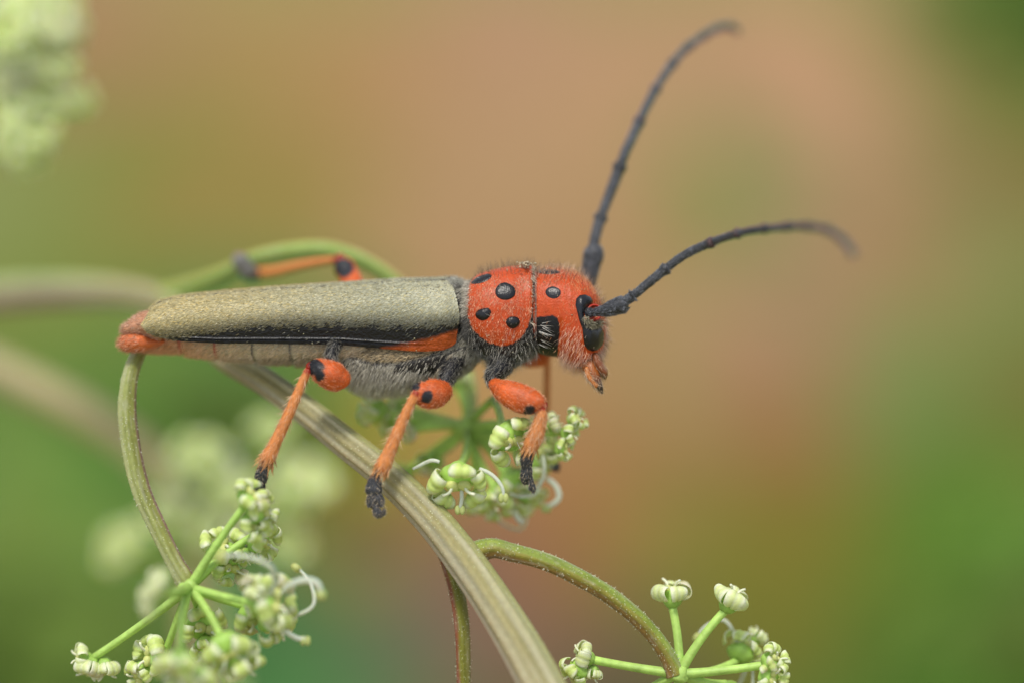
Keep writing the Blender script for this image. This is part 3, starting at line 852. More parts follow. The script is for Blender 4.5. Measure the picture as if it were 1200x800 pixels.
spots_p = [blob(592.3, 342, 12.2, 9.8, 5), blob(567, 368.5, 9.4, 7, -8), blob(601, 378, 8, 7.2)]
def w_pro(X, Y, G):
    w_ = np.ones(X.shape)
    for s_ in spots_p: w_ *= 1 - 0.98 * sstep(-1, 1.0, sd_poly(X, Y, s_))
    return w_ * (0.5 + 1.0 * sstep(395, 320, Y)) * (0.4 + 1.2 * vnoise(G, 18, 13))
gp = loft(np.linspace(544, 629, 100), lerp(np.linspace(544, 629, 100), *pT), lerp(np.linspace(544, 629, 100), *pB), pro_half(np.linspace(544, 629, 100)), np.full(100, PYC), 120, ex=pex)
def c_pro(px, py):
    inred = sstep(-1, 2, sd_poly(px, py, red_poly))[:, None]
    edge = (np.maximum(sstep(556, 547, px), sstep(335, 315, py)))[:, None]
    a = np.array([0.30, 0.29, 0.25]) * (1 - inred) + np.array([0.86, 0.46, 0.26]) * inred
    return a * (1 - edge * 0.7) + np.array([0.66, 0.58, 0.44]) * edge * 0.7
fuzz(gp, 12000, c_pro, lambda px, py, out: norm(np.stack([-0.25 + 0 * px, 0 * px, -0.9 + 0 * px], -1) + out * 0.5),
     lambda px, py: 0.042 + 0 * px, 0.0017, w_pro, parent=pron)
# long erect hair, most of it below and along the outline
fuzz(gp, 1500, lambda px, py: np.where((py < 330)[:, None], np.array([0.22, 0.17, 0.11]), np.array([0.55, 0.52, 0.44])),
     lambda px, py, out: norm(out + np.stack([-0.15 + 0.5 * sstep(600, 628, px), 0 * px, -0.2 * (py > 380)], -1)),
     lambda px, py: 0.12 + 0 * px, 0.0017, lambda X, Y, G: 0.25 + 1.0 * sstep(395, 410, Y) + 0.9 * sstep(328, 318, Y), parent=pron)
# felted band over front collar
fuzz(gp, 420, lambda px, py: np.where((py > 385)[:, None], np.array([0.4, 0.38, 0.33]), np.array([0.70, 0.60, 0.45])),
     lambda px, py, out: norm(out * 0.5 + np.stack([0.35 + 0 * px, 0 * px, -0.7 + 0 * px], -1)),
     lambda px, py: 0.06 + 0 * px, 0.0032, lambda X, Y, G: np.exp(-((X - 623) / 3.0) ** 2) * (0.35 + sstep(350, 318, Y)) + 0.0005, parent=pron)
# grey felt at the rear collar, over the scutellum gap
fuzz(gp, 3600, lambda px, py: np.where((py > 370)[:, None], np.array([0.22, 0.21, 0.19]), np.array([0.66, 0.61, 0.50])),
     lambda px, py, out: norm(out * 0.45 + np.stack([-0.9 + 0 * px, 0 * px, -0.5 + 0 * px], -1)),
     lambda px, py: 0.055 + 0.035 * sstep(345, 325, py), 0.0028, lambda X, Y, G: sstep(552, 547, X) * (0.35 + vnoise(G, 14, 3)) + 0.0005, parent=pron)
gs = loft(np.linspace(518, 549, 40), lerp(np.linspace(518, 549, 40), [518, 526, 532, 536, 549], [338, 336, 334, 334, 335]), lerp(np.linspace(518, 549, 40), [518, 530, 549], [352, 375, 402]),
          lerp(np.linspace(518, 549, 40), [518, 530, 549], [0.14, 0.28, 0.37]), np.full(40, 0.46), 100)
fuzz(gs, 4200, lambda px, py: np.where((py > 372)[:, None], np.array([0.22, 0.21, 0.19]), np.array([0.58, 0.55, 0.45])),
     lambda px, py, out: norm(out * 0.35 + np.stack([-0.6 + 0 * px, 0 * px, -0.8 + 0 * px], -1)),
     lambda px, py: 0.075 + 0 * px, 0.0034, lambda X, Y, G: (0.05 + sstep(0.35, 0.7, vnoise(G, 9, 4)) + sstep(345, 330, Y)) * (1 - 0.93 * sstep(533, 535, X) * sstep(543, 540, X) * sstep(342, 350, Y)), parent=scut)

gh = loft(np.linspace(626, 710.5, 110), lerp(np.linspace(626, 710.5, 110), *hT), lerp(np.linspace(626, 710.5, 110), *hB), lerp(np.linspace(626, 710.5, 110), *hH), np.full(110, HYC), 130, ex=hex_)
def off_eye(X, Y): return (1 - 0.97 * sstep(-1.5, 0, sd_poly(X, Y, eye_up))) * (1 - 0.9 * sstep(-1, 1, sd_poly(X, Y, gena))) * (1 - 0.98 * sstep(-1, 1, sd_poly(X, Y, blob(648, 343.5, 9.5, 7.5))))
fuzz(gh, 3800, lambda px, py: np.array([0.86, 0.42, 0.20]) * np.ones((len(px), 1)),
     lambda px, py, out: norm(out * 0.55 + np.stack([-0.35 + 0 * px, 0 * px, np.where(py < 370, 0.7, -0.8)], -1)),
     lambda px, py: 0.055 + 0 * px, 0.0022, lambda X, Y, G: off_eye(X, Y) * (0.15 + sstep(650, 680, X) + 0.3 * sstep(350, 330, Y)), yc=HYC, parent=head)
fuzz(gh, 1500, lambda px, py: np.array([0.92, 0.66, 0.50]) * np.ones((len(px), 1)),
     lambda px, py, out: norm(out * 0.6 + np.stack([-0.55 + 1.2 * sstep(690, 706, px), -0.3 + 0 * px, -0.75 + 0 * px], -1)),
     lambda px, py: 0.11 + 0 * px, 0.0014, lambda X, Y, G: off_eye(X, Y) * (sstep(655, 660, X) * sstep(372, 395, Y)) + 0.001, yc=HYC, parent=head,
     bend=np.array([-0.3, 0, -0.5]))
fuzz(gh, 1500, lambda px, py: np.where((rng.random(len(px)) < 0.5)[:, None], np.array([0.16, 0.11, 0.07]), np.array([0.80, 0.58, 0.42])),
     lambda px, py, out: norm(out * 0.8 + np.stack([0.25 + 0.5 * sstep(690, 705, px), 0 * px, 0.1 + 0 * px], -1)),
     lambda px, py: 0.12 + 0 * px, 0.0016, lambda X, Y, G: off_eye(X, Y) * (sstep(345, 318, Y) * 0.8 + sstep(690, 704, X) * 1.2) + 0.001, yc=HYC, parent=head)
# silvery scales in the notch of the eye
N = 1300
a = rng.uniform(math.radians(35), math.radians(160), N)
r = rng.uniform(10.5, 16.0, N) 
sx, sy = 695.5 + r * np.cos(a) * 0.98, 367 + r * np.sin(a) * 1.02
k = (hsurf(sx, sy) < HYC)
sx, sy, a = sx[k], sy[k], a[k]; N = len(sx)
pos = np.stack([bx(sx), hsurf(sx, sy) - 0.050, bz(sy)], -1)
keep = sstep(1.0, 0.0, np.abs((a - 1.75) / 1.1)) + 0.15 > rng.random(N)
pos = pos[keep]; N = len(pos)
hm = MB(); hairs(hm, pos, norm(rng.normal(size=(N, 3)) * 0.5 + np.array([0.3, -0.3, -0.6])), 0.045 * (0.6 + rng.random(N)), 0.0045, np.array([0.58, 0.53, 0.37]) * (0.2 + 0.8 * rng.random((N, 1))))
part('hair', hm, M_hair, beetle, head, stuff=True)
# whiskers over the black cheek
N = 26
pos = np.stack([bx(rng.uniform(630, 636, N)), np.zeros(N), bz(rng.uniform(378, 405, N))], -1)
pos[:, 1] = hsurf(topx(pos[:, 0]), topy(pos[:, 2]))
hm = MB(); hairs(hm, pos, norm(np.stack([np.ones(N), -0.35 * np.ones(N), rng.uniform(-0.7, 0.3, N)], -1)), 0.17 * (0.5 + 0.6 * rng.random(N)), 0.003, np.tile([0.75, 0.72, 0.66], (N, 1)), bendamt=0.1)
part('hair', hm, M_hair, beetle, head, stuff=True)
# dust grains on the collar
dm = MB()
for k in range(46):
    c = [bx(617 + rng.normal() * 4.2), 0.18 + rng.normal() * 0.06, bz(309.5 + abs(rng.normal()) * 3.0 - 2)]
    rr = 0.009 + 0.012 * rng.random()
    dm.grid(ellip_grid(c, [rr, rr, rr * 0.8], 5, 6, noise_amp=0.7), np.array([0.62, 0.52, 0.36]) * (0.6 + 0.6 * rng.random()), wrap=True, cap0=True, cap1=True)
part('dust', dm, M_petal, beetle, pron, stuff=True)

# pale felted hump between the wing cases and the shield
gm = ellip_grid([bx(529), .62, bz(337)], [.20, .36, .115], 24, 36)
hump = part('scutellum', MB().grid(gm, np.array([0.10, 0.095, 0.08]), wrap=True, cap0=True, cap1=True), M_black, beetle, None, 'pale felted hump between wing cases and shield')
pos, nn, tu, i, j = sample_grid(closed(gm), 3600)
out = norm(pos - np.array([bx(529), .62, bz(337)]))
hm = MB(); hairs(hm, pos, norm(out * 0.4 + np.array([-0.8, 0, 0.1]) + rng.normal(size=(3600, 3)) * 0.3), 0.06, 0.0034, np.array([0.62, 0.60, 0.50]) * (0.5 + 0.7 * rng.random((3600, 1))))
part('hair', hm, M_hair, beetle, hump, stuff=True)
# pollen grains caught in the hair
pm = MB()
for G_, n_ in ((gp, 60), (gh, 40), (elytron_grid(1, 80, 40)[0], 28)):
    ps_, nn, *_ = sample_grid(G_, n_)
    for q in ps_:
        if q[1] > 0.35: continue
        rr = 0.0045 + 0.005 * rng.random()
        pm.grid(ellip_grid(q + [0, -0.012, 0.006], [rr, rr, rr * 0.8], 4, 6), np.array([0.72, 0.66, 0.42]) * (0.6 + 0.5 * rng.random()), wrap=True, cap0=True, cap1=True)
part('pollen', pm, M_petal, beetle, None, stuff=True)

# ---------- antennae
def antenna(pts, widths, joints, base_pts, base_rad, label, depth_hair=True, cdark=(0.035, 0.037, 0.042)):
    c0 = np.array(cdark)
    gb = tube_grid(base_pts, base_rad, 40, 24)
    cb = np.ones(gb.shape) * c0 * 0.6
    ant = part('antenna', MB().grid(gb, cb, wrap=True, cap0=True, cap1=True), M_ant, beetle, None, label)
    def coat(gg, par, n):
        pos, nn, tu, i, j = sample_grid(closed(gg), n)
        ctr = gg.mean(1)[np.clip(i, 0, len(gg) - 1)]
        o = norm(pos - ctr)
        hm = MB(); hairs(hm, pos, norm(tu + o * 0.22 + rng.normal(size=(n, 3)) * 0.15), 0.032 * (0.6 + 0.8 * rng.random(n)), 0.0028,
                         np.array([0.20, 0.21, 0.235]) * (0.5 + 1.2 * rng.random((n, 1))), bendamt=0.1)
        part('hair', hm, M_hair, beetle, par, stuff=True)
    coat(gb, ant, 1300)
    full = spline(np.hstack([np.asarray(pts), np.asarray(widths)[:, None]]), 400)
    s = np.concatenate([[0], np.cumsum(np.linalg.norm(np.diff(full[:, :3], axis=0), axis=1))]); s /= s[-1]
    J = list(joints)
    for k in range(len(J) - 1):
        m = np.linspace(J[k] - 0.002, J[k + 1], 26)
        pp = np.stack([np.interp(m, s, full[:, q]) for q in range(4)], -1)
        f = np.linspace(0, 1, 26)
        r = pp[:, 3] * (0.72 + 0.16 * f + 0.26 * np.exp(-((f - 0.93) / 0.07) ** 2)) 
        r[0] *= 0.7; r[-1] *= 0.75
        gg = tube_grid(pp[:, :3], r, None, 18)
        cc = np.outer(1 - 0.5 * sstep(0.8, 0.95, f), c0) 
        cc = cc + np.outer(np.exp(-((f - 0.97) / 0.05) ** 2) * (k == 2 or k == 3), [0.05, 0.008, 0.004])
        sg = part('antenna_segment', MB().grid(gg, np.repeat(cc[:, None], 18, 1), wrap=True, cap0=True, cap1=True), M_ant, beetle, ant)
        coat(gg, sg, 500)
    return ant
V = lambda px, py, d: [(px - 600) * (D + d) / D / 100, d, (400 - py) * (D + d) / D / 100]
antenna([V(728, 356.5, -0.18), V(740, 348, -0.20), V(767, 326, -0.24), V(805, 297.5, -0.30), V(832, 285, -0.42), V(875, 271.5, -0.85), V(910, 267, -1.3), V(945, 265.5, -1.8), V(970, 270, -2.15), V(987, 281, -2.4), V(1000, 298, -2.6)],
        [.070, .068, .066, .062, .058, .052, .050, .047, .044, .042, .036],
        [0, 0.045, 0.175, 0.335, 0.44, 0.56, 0.67, 0.77, 0.86, 0.94, 1.0],
        [V(686, 366, 0.06), V(690, 366.5, 0.01), V(694, 366.8, -0.05), V(700, 365.5, -0.10), V(710, 363.5, -0.12), V(722, 359.5, -0.15), V(731, 357, -0.17), V(735, 356.2, -0.18)],
        [.040, .060, .036, .050, .076, .096, .094, .066], 'near antenna reaching right and drooping at its tip')
antenna([V(694, 298, 1.05), V(700, 268, 1.1), V(711, 236, 1.2), V(721, 210, 1.25), V(732, 180, 1.3), V(743, 156, 1.4), V(760, 120, 1.6), V(780, 86, 1.8), V(800, 61, 2.0), V(822, 44, 2.3), V(842, 33, 2.6), V(856, 31, 2.8), V(864, 37, 3.0)],
        [.085, .078, .080, .080, .078, .072, .066, .062, .058, .054, .05, .046, .040],
        [0, 0.115, 0.275, 0.425, 0.54, 0.64, 0.73, 0.815, 0.89, 0.95, 1.0],
        [V(688, 350, 0.84), V(688, 338, 0.88), V(690, 325, 0.9), V(693, 310, 0.93), V(696, 296, 0.95), V(697, 288, 0.96)],
        [.06, .082, .098, .112, .118, .08], 'far antenna rising steeply above the head', cdark=(0.045, 0.047, 0.052))

# ---------- legs
def leg_hair(gg, par, n, L, c, wd=0.003, spread=0.35, along=1.0, cg=None):
    pos, nn, tu, i, j = sample_grid(closed(gg), n)
    o = norm(pos - gg.mean(1)[np.clip(i, 0, len(gg) - 1)])
    hc = np.asarray(c) * (0.55 + 0.65 * rng.random((n, 1)))
    if cg is not None:
        dark = sstep(0.3, 0.08, cg[np.clip(i, 0, len(gg) - 1), j % gg.shape[1], 0])[:, None]
        hc = hc * (1 - dark) + np.array([0.03, 0.03, 0.035]) * dark
    hm = MB(); hairs(hm, pos, norm(tu * along + o * spread + rng.normal(size=(n, 3)) * 0.2), L * (0.5 + 0.9 * rng.random(n)), wd, hc, bendamt=0.15)
    part('hair', hm, M_hair, beetle, par, stuff=True)

def leg(femur, frad, tibia, trad, tarsi, label, tarc=(0.030, 0.031, 0.034), patches=(), coxa=None, crad=None, fine=True, tcol=(0.58, 0.21, 0.055)):
    gf = tube_grid(femur, frad, 60, 48)
    cc = (RED * 0.45 + ORG * 0.50) * (0.8 + 0.5 * vnoise(gf, 9, 7))[..., None]
    for (px, py, r, cl) in patches:
        PXX, PYY = gf[..., 0] / ((D + gf[..., 1]) / D / 100) + 600, 400 - gf[..., 2] / ((D + gf[..., 1]) / D / 100)
        m_ = sstep(1.0, -1.0, (np.hypot(PXX - px, PYY - py) - r) + (vnoise(gf, 25, 3) - 0.5) * 3)
        cc = cc * (1 - m_[..., None]) + np.asarray(cl) * m_[..., None]
    mb = MB().grid(gf, cc, wrap=True, cap0=True, cap1=True)
    if coxa is not None:
        gcx = tube_grid(coxa, crad, 24, 24)
        mb.grid(gcx, BLK * 1.2, wrap=True, cap0=True, cap1=True)
    lg = part('leg', mb, M_leg, beetle, None, label)
    if fine: leg_hair(gf, lg, 1700, 0.045, (0.86, 0.40, 0.22), 0.0018, along=0.8, cg=cc)
    if coxa is not None: leg_hair(gcx, lg, 900, 0.065, (0.26, 0.245, 0.205), 0.0028, 0.4)
    gt = tube_grid(tibia, trad, 70, 28)
    n = len(gt); f = np.linspace(0, 1, n)
    part('knee', MB().grid(ellip_grid(np.asarray(tibia[0], float) + np.array([.02, .05, .03]), [.062, .06, .062], 14, 18), np.array([0.26, 0.018, 0.006]), wrap=True, cap0=True, cap1=True), M_eye, beetle, lg)
    ct = np.outer(1 - sstep(0.02, 0.08, f), [0.30, 0.02, 0.008]) + np.outer(sstep(0.02, 0.08, f), tcol)
    ct = np.repeat(ct[:, None], 28, 1)
    dk = sstep(0.90, 1.0, f)[:, None] * (vnoise(gt, 14, 4) > 0.45) * 0.8
    ct = ct * (1 - dk[..., None]) + np.array([0.05, 0.03, 0.03]) * dk[..., None]
    tb = part('tibia', MB().grid(gt, ct, wrap=True, cap0=True, cap1=True), M_leg, beetle, lg)
    if fine:
        leg_hair(gt, tb, 1000, 0.05, (0.86, 0.46, 0.22), 0.0018, 0.25)
        leg_hair(gt[5:], tb, 260, 0.10, (0.80, 0.55, 0.34), 0.0024, 0.9)
        # spurs at the end of the tibia
        leg_hair(gt[-8:], tb, 60, 0.12, (0.75, 0.36, 0.12), 0.006, 0.5)
    for (pts, rad) in tarsi:
        gg = tube_grid(pts, rad, 20, 22)
        ts = part('tarsus', MB().grid(gg, np.array(tarc), wrap=True, cap0=True, cap1=True), M_ant, beetle, lg)
        if fine:
            leg_hair(gg, ts, 420, 0.026, (0.16, 0.16, 0.165), 0.0024, 0.35)
            leg_hair(gg, ts, 90, 0.038, (0.62, 0.50, 0.34), 0.0022, 1.1)
    return lg

DK = (0.015, 0.016, 0.02)
# near hind leg
leg([V(407, 450, .02), V(404, 447.5, .0), V(396, 443.5, -.02), V(386, 438.5, -.04), V(377, 434.5, -.06), V(369, 431.5, -.07), V(363, 431, -.08)],
    [[.03, .03], [.11, .10], [.17, .155], [.19, .170], [.165, .145], [.13, .115], [.06, .06]],
    [V(362, 432.5, -.10), V(357, 442, -.11), V(347, 465, -.12), V(335, 492, -.12), V(322, 520, -.12), V(313, 538, -.12), V(309.5, 545, -.12)],
    [.045, .048, .056, .064, .070, .082, .060],
    [([V(310.5, 543, -.12), V(308, 550, -.12), V(306, 560, -.1), V(305, 566, -.08)], [[.02, .02], [.035, .06], [.03, .075], [.02, .05]]),
     ([V(305, 562, -.08), V(303, 572, -.03), V(300, 582, .05)], [[.02, .04], [.03, .08], [.01, .03]])],
    'near hind leg with orange shank and dark knee', patches=[(371, 431, 9.0, DK), (366, 425, 8, DK), (375, 440, 6, DK)],
    coxa=[V(399, 398, .25), V(392, 406, .10), V(388, 416, .04), V(392, 430, .0)], crad=[.05, .07, .07, .05])
# near middle leg
leg([V(523, 455, .12), V(519, 457.5, .0), V(512, 460, -.06), V(504, 461.5, -.10), V(497, 461, -.13), V(490, 458.5, -.15), V(483, 456.5, -.16)],
    [[.04, .05], [.12, .13], [.16, .165], [.165, .17], [.15, .15], [.12, .115], [.05, .05]],
    [V(489.5, 459, -.22), V(485, 466, -.22), V(476, 484, -.22), V(466, 506, -.22), V(456, 530, -.22), V(448, 547, -.22), V(444.5, 554, -.22)],
    [.052, .052, .060, .068, .076, .086, .062],
    [([V(441.5, 553, -.20), V(440, 558, -.2), V(438.5, 568, -.2), V(438, 577, -.2), V(438, 581, -.2)], [[.025, .025], [.04, .06], [.05, .088], [.05, .09], [.02, .05]]),
     ([V(438, 578, -.2), V(437, 584, -.2), V(434.5, 590, -.2), V(433.5, 594, -.2)], [[.03, .06], [.04, .07], [.03, .05], [.012, .02]]),
     ([V(441, 578, -.2), V(443, 584, -.2), V(446, 589, -.2), V(447.5, 593, -.2)], [[.03, .06], [.04, .065], [.03, .05], [.012, .02]]),
     ([V(440, 586, -.19), V(440.5, 595, -.2), V(443, 602, -.2), V(444, 606, -.2)], [[.02, .03], [.035, .04], [.035, .05], [.01, .02]]),
     ([V(443, 604, -.2), V(447, 603, -.21), V(450, 599, -.22), V(450, 596, -.22)], [[.01, .01], [.016, .018], [.014, .016], [.003, .003]])],
    'near middle leg with round knee and tibia crossing the stem', patches=[(501, 465, 7.5, DK), (484, 450, 9.0, DK), (481, 456, 5, DK)],
    coxa=[V(533, 423, .35), V(528, 434, .22), V(523, 444, .12), V(519, 454, .04)], crad=[.13, .115, .095, .065])
# near front leg
leg([V(576, 447, .08), V(581, 451, .0), V(590, 457, -.05), V(601, 462.5, -.10), V(613, 467.5, -.14), V(624, 471, -.17), V(633, 475, -.19), V(637, 478, -.19)],
    [[.05, .05], [.08, .085], [.13, .135], [.155, .160], [.16, .165], [.145, .145], [.10, .095], [.04, .04]],
    [V(634, 478, -.2), V(634, 487, -.2), V(631, 500, -.18), V(627, 512, -.16), V(622, 522, -.14), V(620, 528, -.13)],
    [.055, .068, .082, .092, .088, .06],
    [([V(619.5, 526, -.12), V(618, 533, -.1), V(617, 542, -.08), V(618, 550, -.06)], [[.03, .04], [.05, .075], [.05, .07], [.02, .05]]),
     ([V(618, 547, -.06), V(617, 554, -.04), V(616, 562, 0), V(617, 567, .02)], [[.03, .05], [.045, .068], [.035, .055], [.012, .03]]),
     ([V(620, 555, -.02), V(622, 564, 0), V(624, 572, .02), V(625, 577, .03)], [[.02, .03], [.03, .032], [.03, .036], [.01, .012]])],
    'near front leg bent over the pale flower', patches=[(620, 479, 6.0, DK), (637, 475, 3.2, (0.35, 0.02, 0.01)), (617, 484, 3.5, DK)],
    coxa=[V(588, 424, .28), V(583, 432, .18), V(577, 440, .11), V(578, 450, .05)], crad=[.16, .13, .085, .065])
# far front leg
leg([V(612, 420, .85), V(622, 418, 1.0), V(634, 416, 1.1), V(641, 417, 1.2)], [.08, .13, .13, .06],
    [V(641, 415, 1.2), V(641, 445, 1.22), V(640, 475, 1.2), V(638, 505, 1.15)], [.042, .045, .05, .055],
    [([V(638, 503, 1.15), V(637, 514, 1.12), V(640, 524, 1.1)], [[.02, .03], [.04, .07], [.01, .04]]),
     ([V(640, 524, 1.1), V(645, 538, 1.1), V(652, 548, 1.1), V(655, 552, 1.1)], [[.02, .03], [.025, .035], [.04, .06], [.01, .01]])],
    'far front leg, a blurred orange line below the head', fine=False)
# far hind leg: holds the arching stem
leg([V(420, 350, 1.0), V(414, 335, 1.15), V(408, 322, 1.3), V(402, 311, 1.4), V(399, 307, 1.45)], [.09, .13, .13, .12, .06],
    [V(397, 305, 1.45), V(385, 306, 1.6), V(350, 312, 1.9), V(320, 319, 2.15), V(302, 321, 2.3)], [.05, .052, .060, .068, .075],
    [([V(304, 322, 2.3), V(297, 322, 2.2), V(290, 317, 2.15), V(285, 310, 2.1)], [[.04, .04], [.07, .10], [.09, .12], [.05, .08]]),
     ([V(287, 313, 2.15), V(281, 306, 2.1), V(274, 301, 2.1)], [[.06, .09], [.08, .11], [.03, .05]])],
    'far hind leg clasping the arching stem, out of focus', patches=[(403, 314, 11.5, DK)], fine=False, tarc=(0.16, 0.155, 0.14))
# far middle leg, hidden behind body and stem
leg([V(500, 425, .95), V(480, 428, 1.1), V(455, 430, 1.2), V(440, 434, 1.25)], [.08, .12, .12, .06],
    [V(440, 434, 1.25), V(455, 436, 1.4), V(470, 438, 1.6), V(490, 436, 1.8)], [.04, .042, .045, .05],
    [([V(490, 436, 1.8), V(500, 434, 1.9), V(510, 433, 2.0)], [[.02, .03], [.04, .05], [.01, .02]])], 'far middle leg hidden behind the body', fine=False)

# ================================================================== PLANT
GREEN = np.array([0.38, 0.56, 0.13]); PURP = np.array([0.36, 0.20, 0.22]); PALEG = np.array([0.56, 0.58, 0.34]); OLIVE = np.array([0.30, 0.30, 0.07])
WHITEG = np.array([0.58, 0.55, 0.44]); BROWNR = np.array([0.33, 0.14, 0.06])

plant_base = P(690, 1150, -2.4); 
plant = thing('umbellifer', (plant_base[0], plant_base[1], plant_base[2]),
              'wild umbellifer whose thick ribbed green and purple stem carries the beetle and three flower heads', 'plant')

def stem(pts, rad, n, seg, palette, root, ribs=7, amp=0.07, name='stem', ref=(0, -1, 0), label=None, fuzzN=0, seed=0, rep=1, pal2=None, cut=(0, 0)):
    gg = tube_grid(pts, rad, n, seg, ref=ref, ribs=ribs, rib_amp=amp)
    th = np.linspace(0, 2 * np.pi, seg, endpoint=False)
    s = np.linspace(0, 1, len(gg))
    # longitudinal stripes: each colour stop runs along the stem and wanders
    wob = 0.10 * (vnoise(np.stack([s * 9, 0 * s, 0 * s + seed], -1), 1.0, 3) - 0.5)[:, None]
    ph = ((th[None] / (2 * np.pi)) + wob) % 1.0
    if rep > 1: palette = list(palette) * rep
    k = len(palette)
    idx = ph * k
    i0 = np.floor(idx).astype(int) % k; i1 = (i0 + 1) % k; f = sstep(0.25, 0.75, idx - np.floor(idx))[..., None]
    pal = np.array(palette)
    cc = pal[i0] * (1 - f) + pal[i1] * f
    if pal2 is not None:
        p2 = np.array(pal2); k2 = len(p2); id2 = ph * k2; a2 = np.floor(id2).astype(int) % k2
        f2 = sstep(0.1, 0.9, id2 - np.floor(id2))[..., None]
        c2 = p2[a2] * (1 - f2) + p2[(a2 + 1) % k2] * f2
        bl = sstep(cut[1], cut[0], s)[:, None, None]
        cc = cc * (1 - bl) + c2 * bl
    stretch = np.stack([np.broadcast_to(np.cos(th) * 2.2, ph.shape), np.broadcast_to(np.sin(th) * 2.2, ph.shape), np.broadcast_to((s * len(gg) / 30)[:, None], ph.shape)], -1)
    v = vnoise(stretch, 2.0, 5 + seed)[..., None]
    cc = cc * (0.8 + 0.4 * v)
    w2 = sstep(0.62, 0.8, vnoise(stretch, 3.1, 15 + seed))[..., None]
    cc = cc * (1 - 0.25 * w2) + WHITEG * 0.7 * 0.25 * w2
    o = part(name, MB().grid(gg, cc, wrap=True, cap0=True, cap1=True), M_stem, root, None, label)
    if fuzzN:
        pos, nn, tu, i, j = sample_grid(closed(gg), fuzzN)
        out = norm(pos - gg.mean(1)[np.clip(i, 0, len(gg) - 1)])
        hm = MB(); hairs(hm, pos, norm(out + rng.normal(size=(fuzzN, 3)) * 0.3), 0.022 * (0.4 + rng.random(fuzzN)), 0.0042, np.array([0.80, 0.80, 0.62]) * (0.5 + 0.5 * rng.random((fuzzN, 1))))
        part('hair', hm, M_hair, root, o, stuff=True)
    return o

gb = wp(P(690, 1150, -2.4)); 
# foot of the plant on the ground, back in level layout
inv = np.linalg.inv(WG)
foot = inv @ np.array([gb[0] + 4, gb[1] + 3, GZ - 1])
midf = inv @ np.array([gb[0] + 2.6, gb[1] + 1.0, GZ * 0.5])
def _c(*a): return lin(*a)
pal_main = [_c(134, 122, 72), _c(160, 148, 118), _c(138, 118, 88), _c(168, 150, 138), _c(146, 122, 116), _c(128, 104, 98), _c(130, 110, 80), _c(140, 124, 90), _c(126, 98, 92),
            _c(120, 116, 66), _c(120, 104, 90), _c(110, 104, 50), _c(118, 92, 84), _c(152, 126, 116), _c(134, 134, 72), _c(142, 142, 84), _c(164, 156, 118), _c(128, 118, 64)]
_mean = sum(pal_main) / len(pal_main)
pal_main = [np.clip((q * 0.58 + _mean * 0.42) * np.array([1.14, 1.24, 1.20]), 0, 1) for q in pal_main]
pal_far = [_c(146, 130, 108), _c(146, 104, 112), _c(136, 88, 108), _c(140, 104, 104), _c(144, 158, 96), _c(154, 168, 108)]
stem([V(-260, 420, 9), V(-120, 365, 7.6), V(0, 346, 6.6), V(110, 342, 5.6), V(185, 352, 4.2), V(236, 388, 2.5), V(268, 420, 1.5), V(310, 446, 1.0), V(355, 478, 0.72), V(405, 518, 0.42), V(455, 558, 0.22),
      V(505, 607, 0.05), V(545, 657, -.12), V(580, 708, -.32), V(612, 760, -.55), V(640, 812, -.8), V(680, 900, -1.3), midf * 0.15 + np.array(V(700, 1000, -1.8)) * 0.85, midf, foot],
     [.24, .23, .22, .20, .18, .165, .16, .16, .165, .175, .185, .20, .215, .225, .24, .25, .28, .32, .7, .9], 900, 60, pal_main, plant, ribs=9, amp=0.055,
     label='thick ribbed main stem', fuzzN=6000, rep=1, pal2=pal_far, cut=(0.075, 0.105))
# arch from behind the far hind foot over the beetle's back
stem([V(180, 350, 4.3), V(225, 336, 3.4), V(262, 322, 2.8), V(300, 303, 2.4), V(345, 294, 2.3), V(390, 294, 2.3), V(430, 308, 2.3), V(465, 332, 2.3), V(500, 365, 2.4), V(540, 420, 2.3), V(552, 470, 1.8), V(548, 500, 1.5)],
     [.13, .12, .11, .10, .10, .10, .09, .09, .08, .08, .08, .08], 240, 28, [_c(138, 160, 78), _c(130, 150, 74), _c(150, 130, 104), _c(150, 166, 96), _c(150, 170, 92), _c(142, 164, 80)], plant, ribs=6, amp=0.04, name='branch', label='green branch arching behind the beetle')
# thin stem down to the left flower head
stem([V(196, 372, 2.6), V(176, 392, 1.2), V(163, 412, .62), V(153, 438, .42), V(149, 470, .34), V(153, 520, .26), V(165, 572, .16), V(186, 620, .04), V(206, 660, -.1), V(219, 682, -.22), V(223, 690, -.25)],
     [.10, .09, .085, .092, .105, .112, .110, .105, .10, .10, .07], 300, 36,
     [_c(136, 142, 78), _c(150, 154, 104), _c(170, 172, 144), _c(150, 150, 118), _c(120, 126, 66), _c(138, 108, 90), _c(146, 108, 104), _c(124, 128, 58)], plant, ribs=6, amp=0.07, name='branch', label='thin branch under the beetle tail', fuzzN=900, seed=3)
# right branch
stem([V(558, 648, .02), V(576, 642, -.02), V(600, 647, -.05), V(640, 658, -.05), V(682, 678, -.03), V(718, 700, 0), V(748, 725, .02), V(772, 752, .04), V(786, 776, .05), V(792, 790, .05)],
     [.14, .115, .105, .10, .10, .098, .096, .094, .105, .12], 300, 36,
     [_c(128, 122, 46), _c(122, 96, 44), _c(136, 100, 66), _c(166, 144, 124), _c(120, 90, 70), _c(120, 90, 70), _c(156, 152, 122), _c(150, 156, 110), _c(124, 140, 66), _c(122, 136, 48)], plant, ribs=7, amp=0.05, name='branch', label='curved branch to the right flower head', fuzzN=900, seed=6)
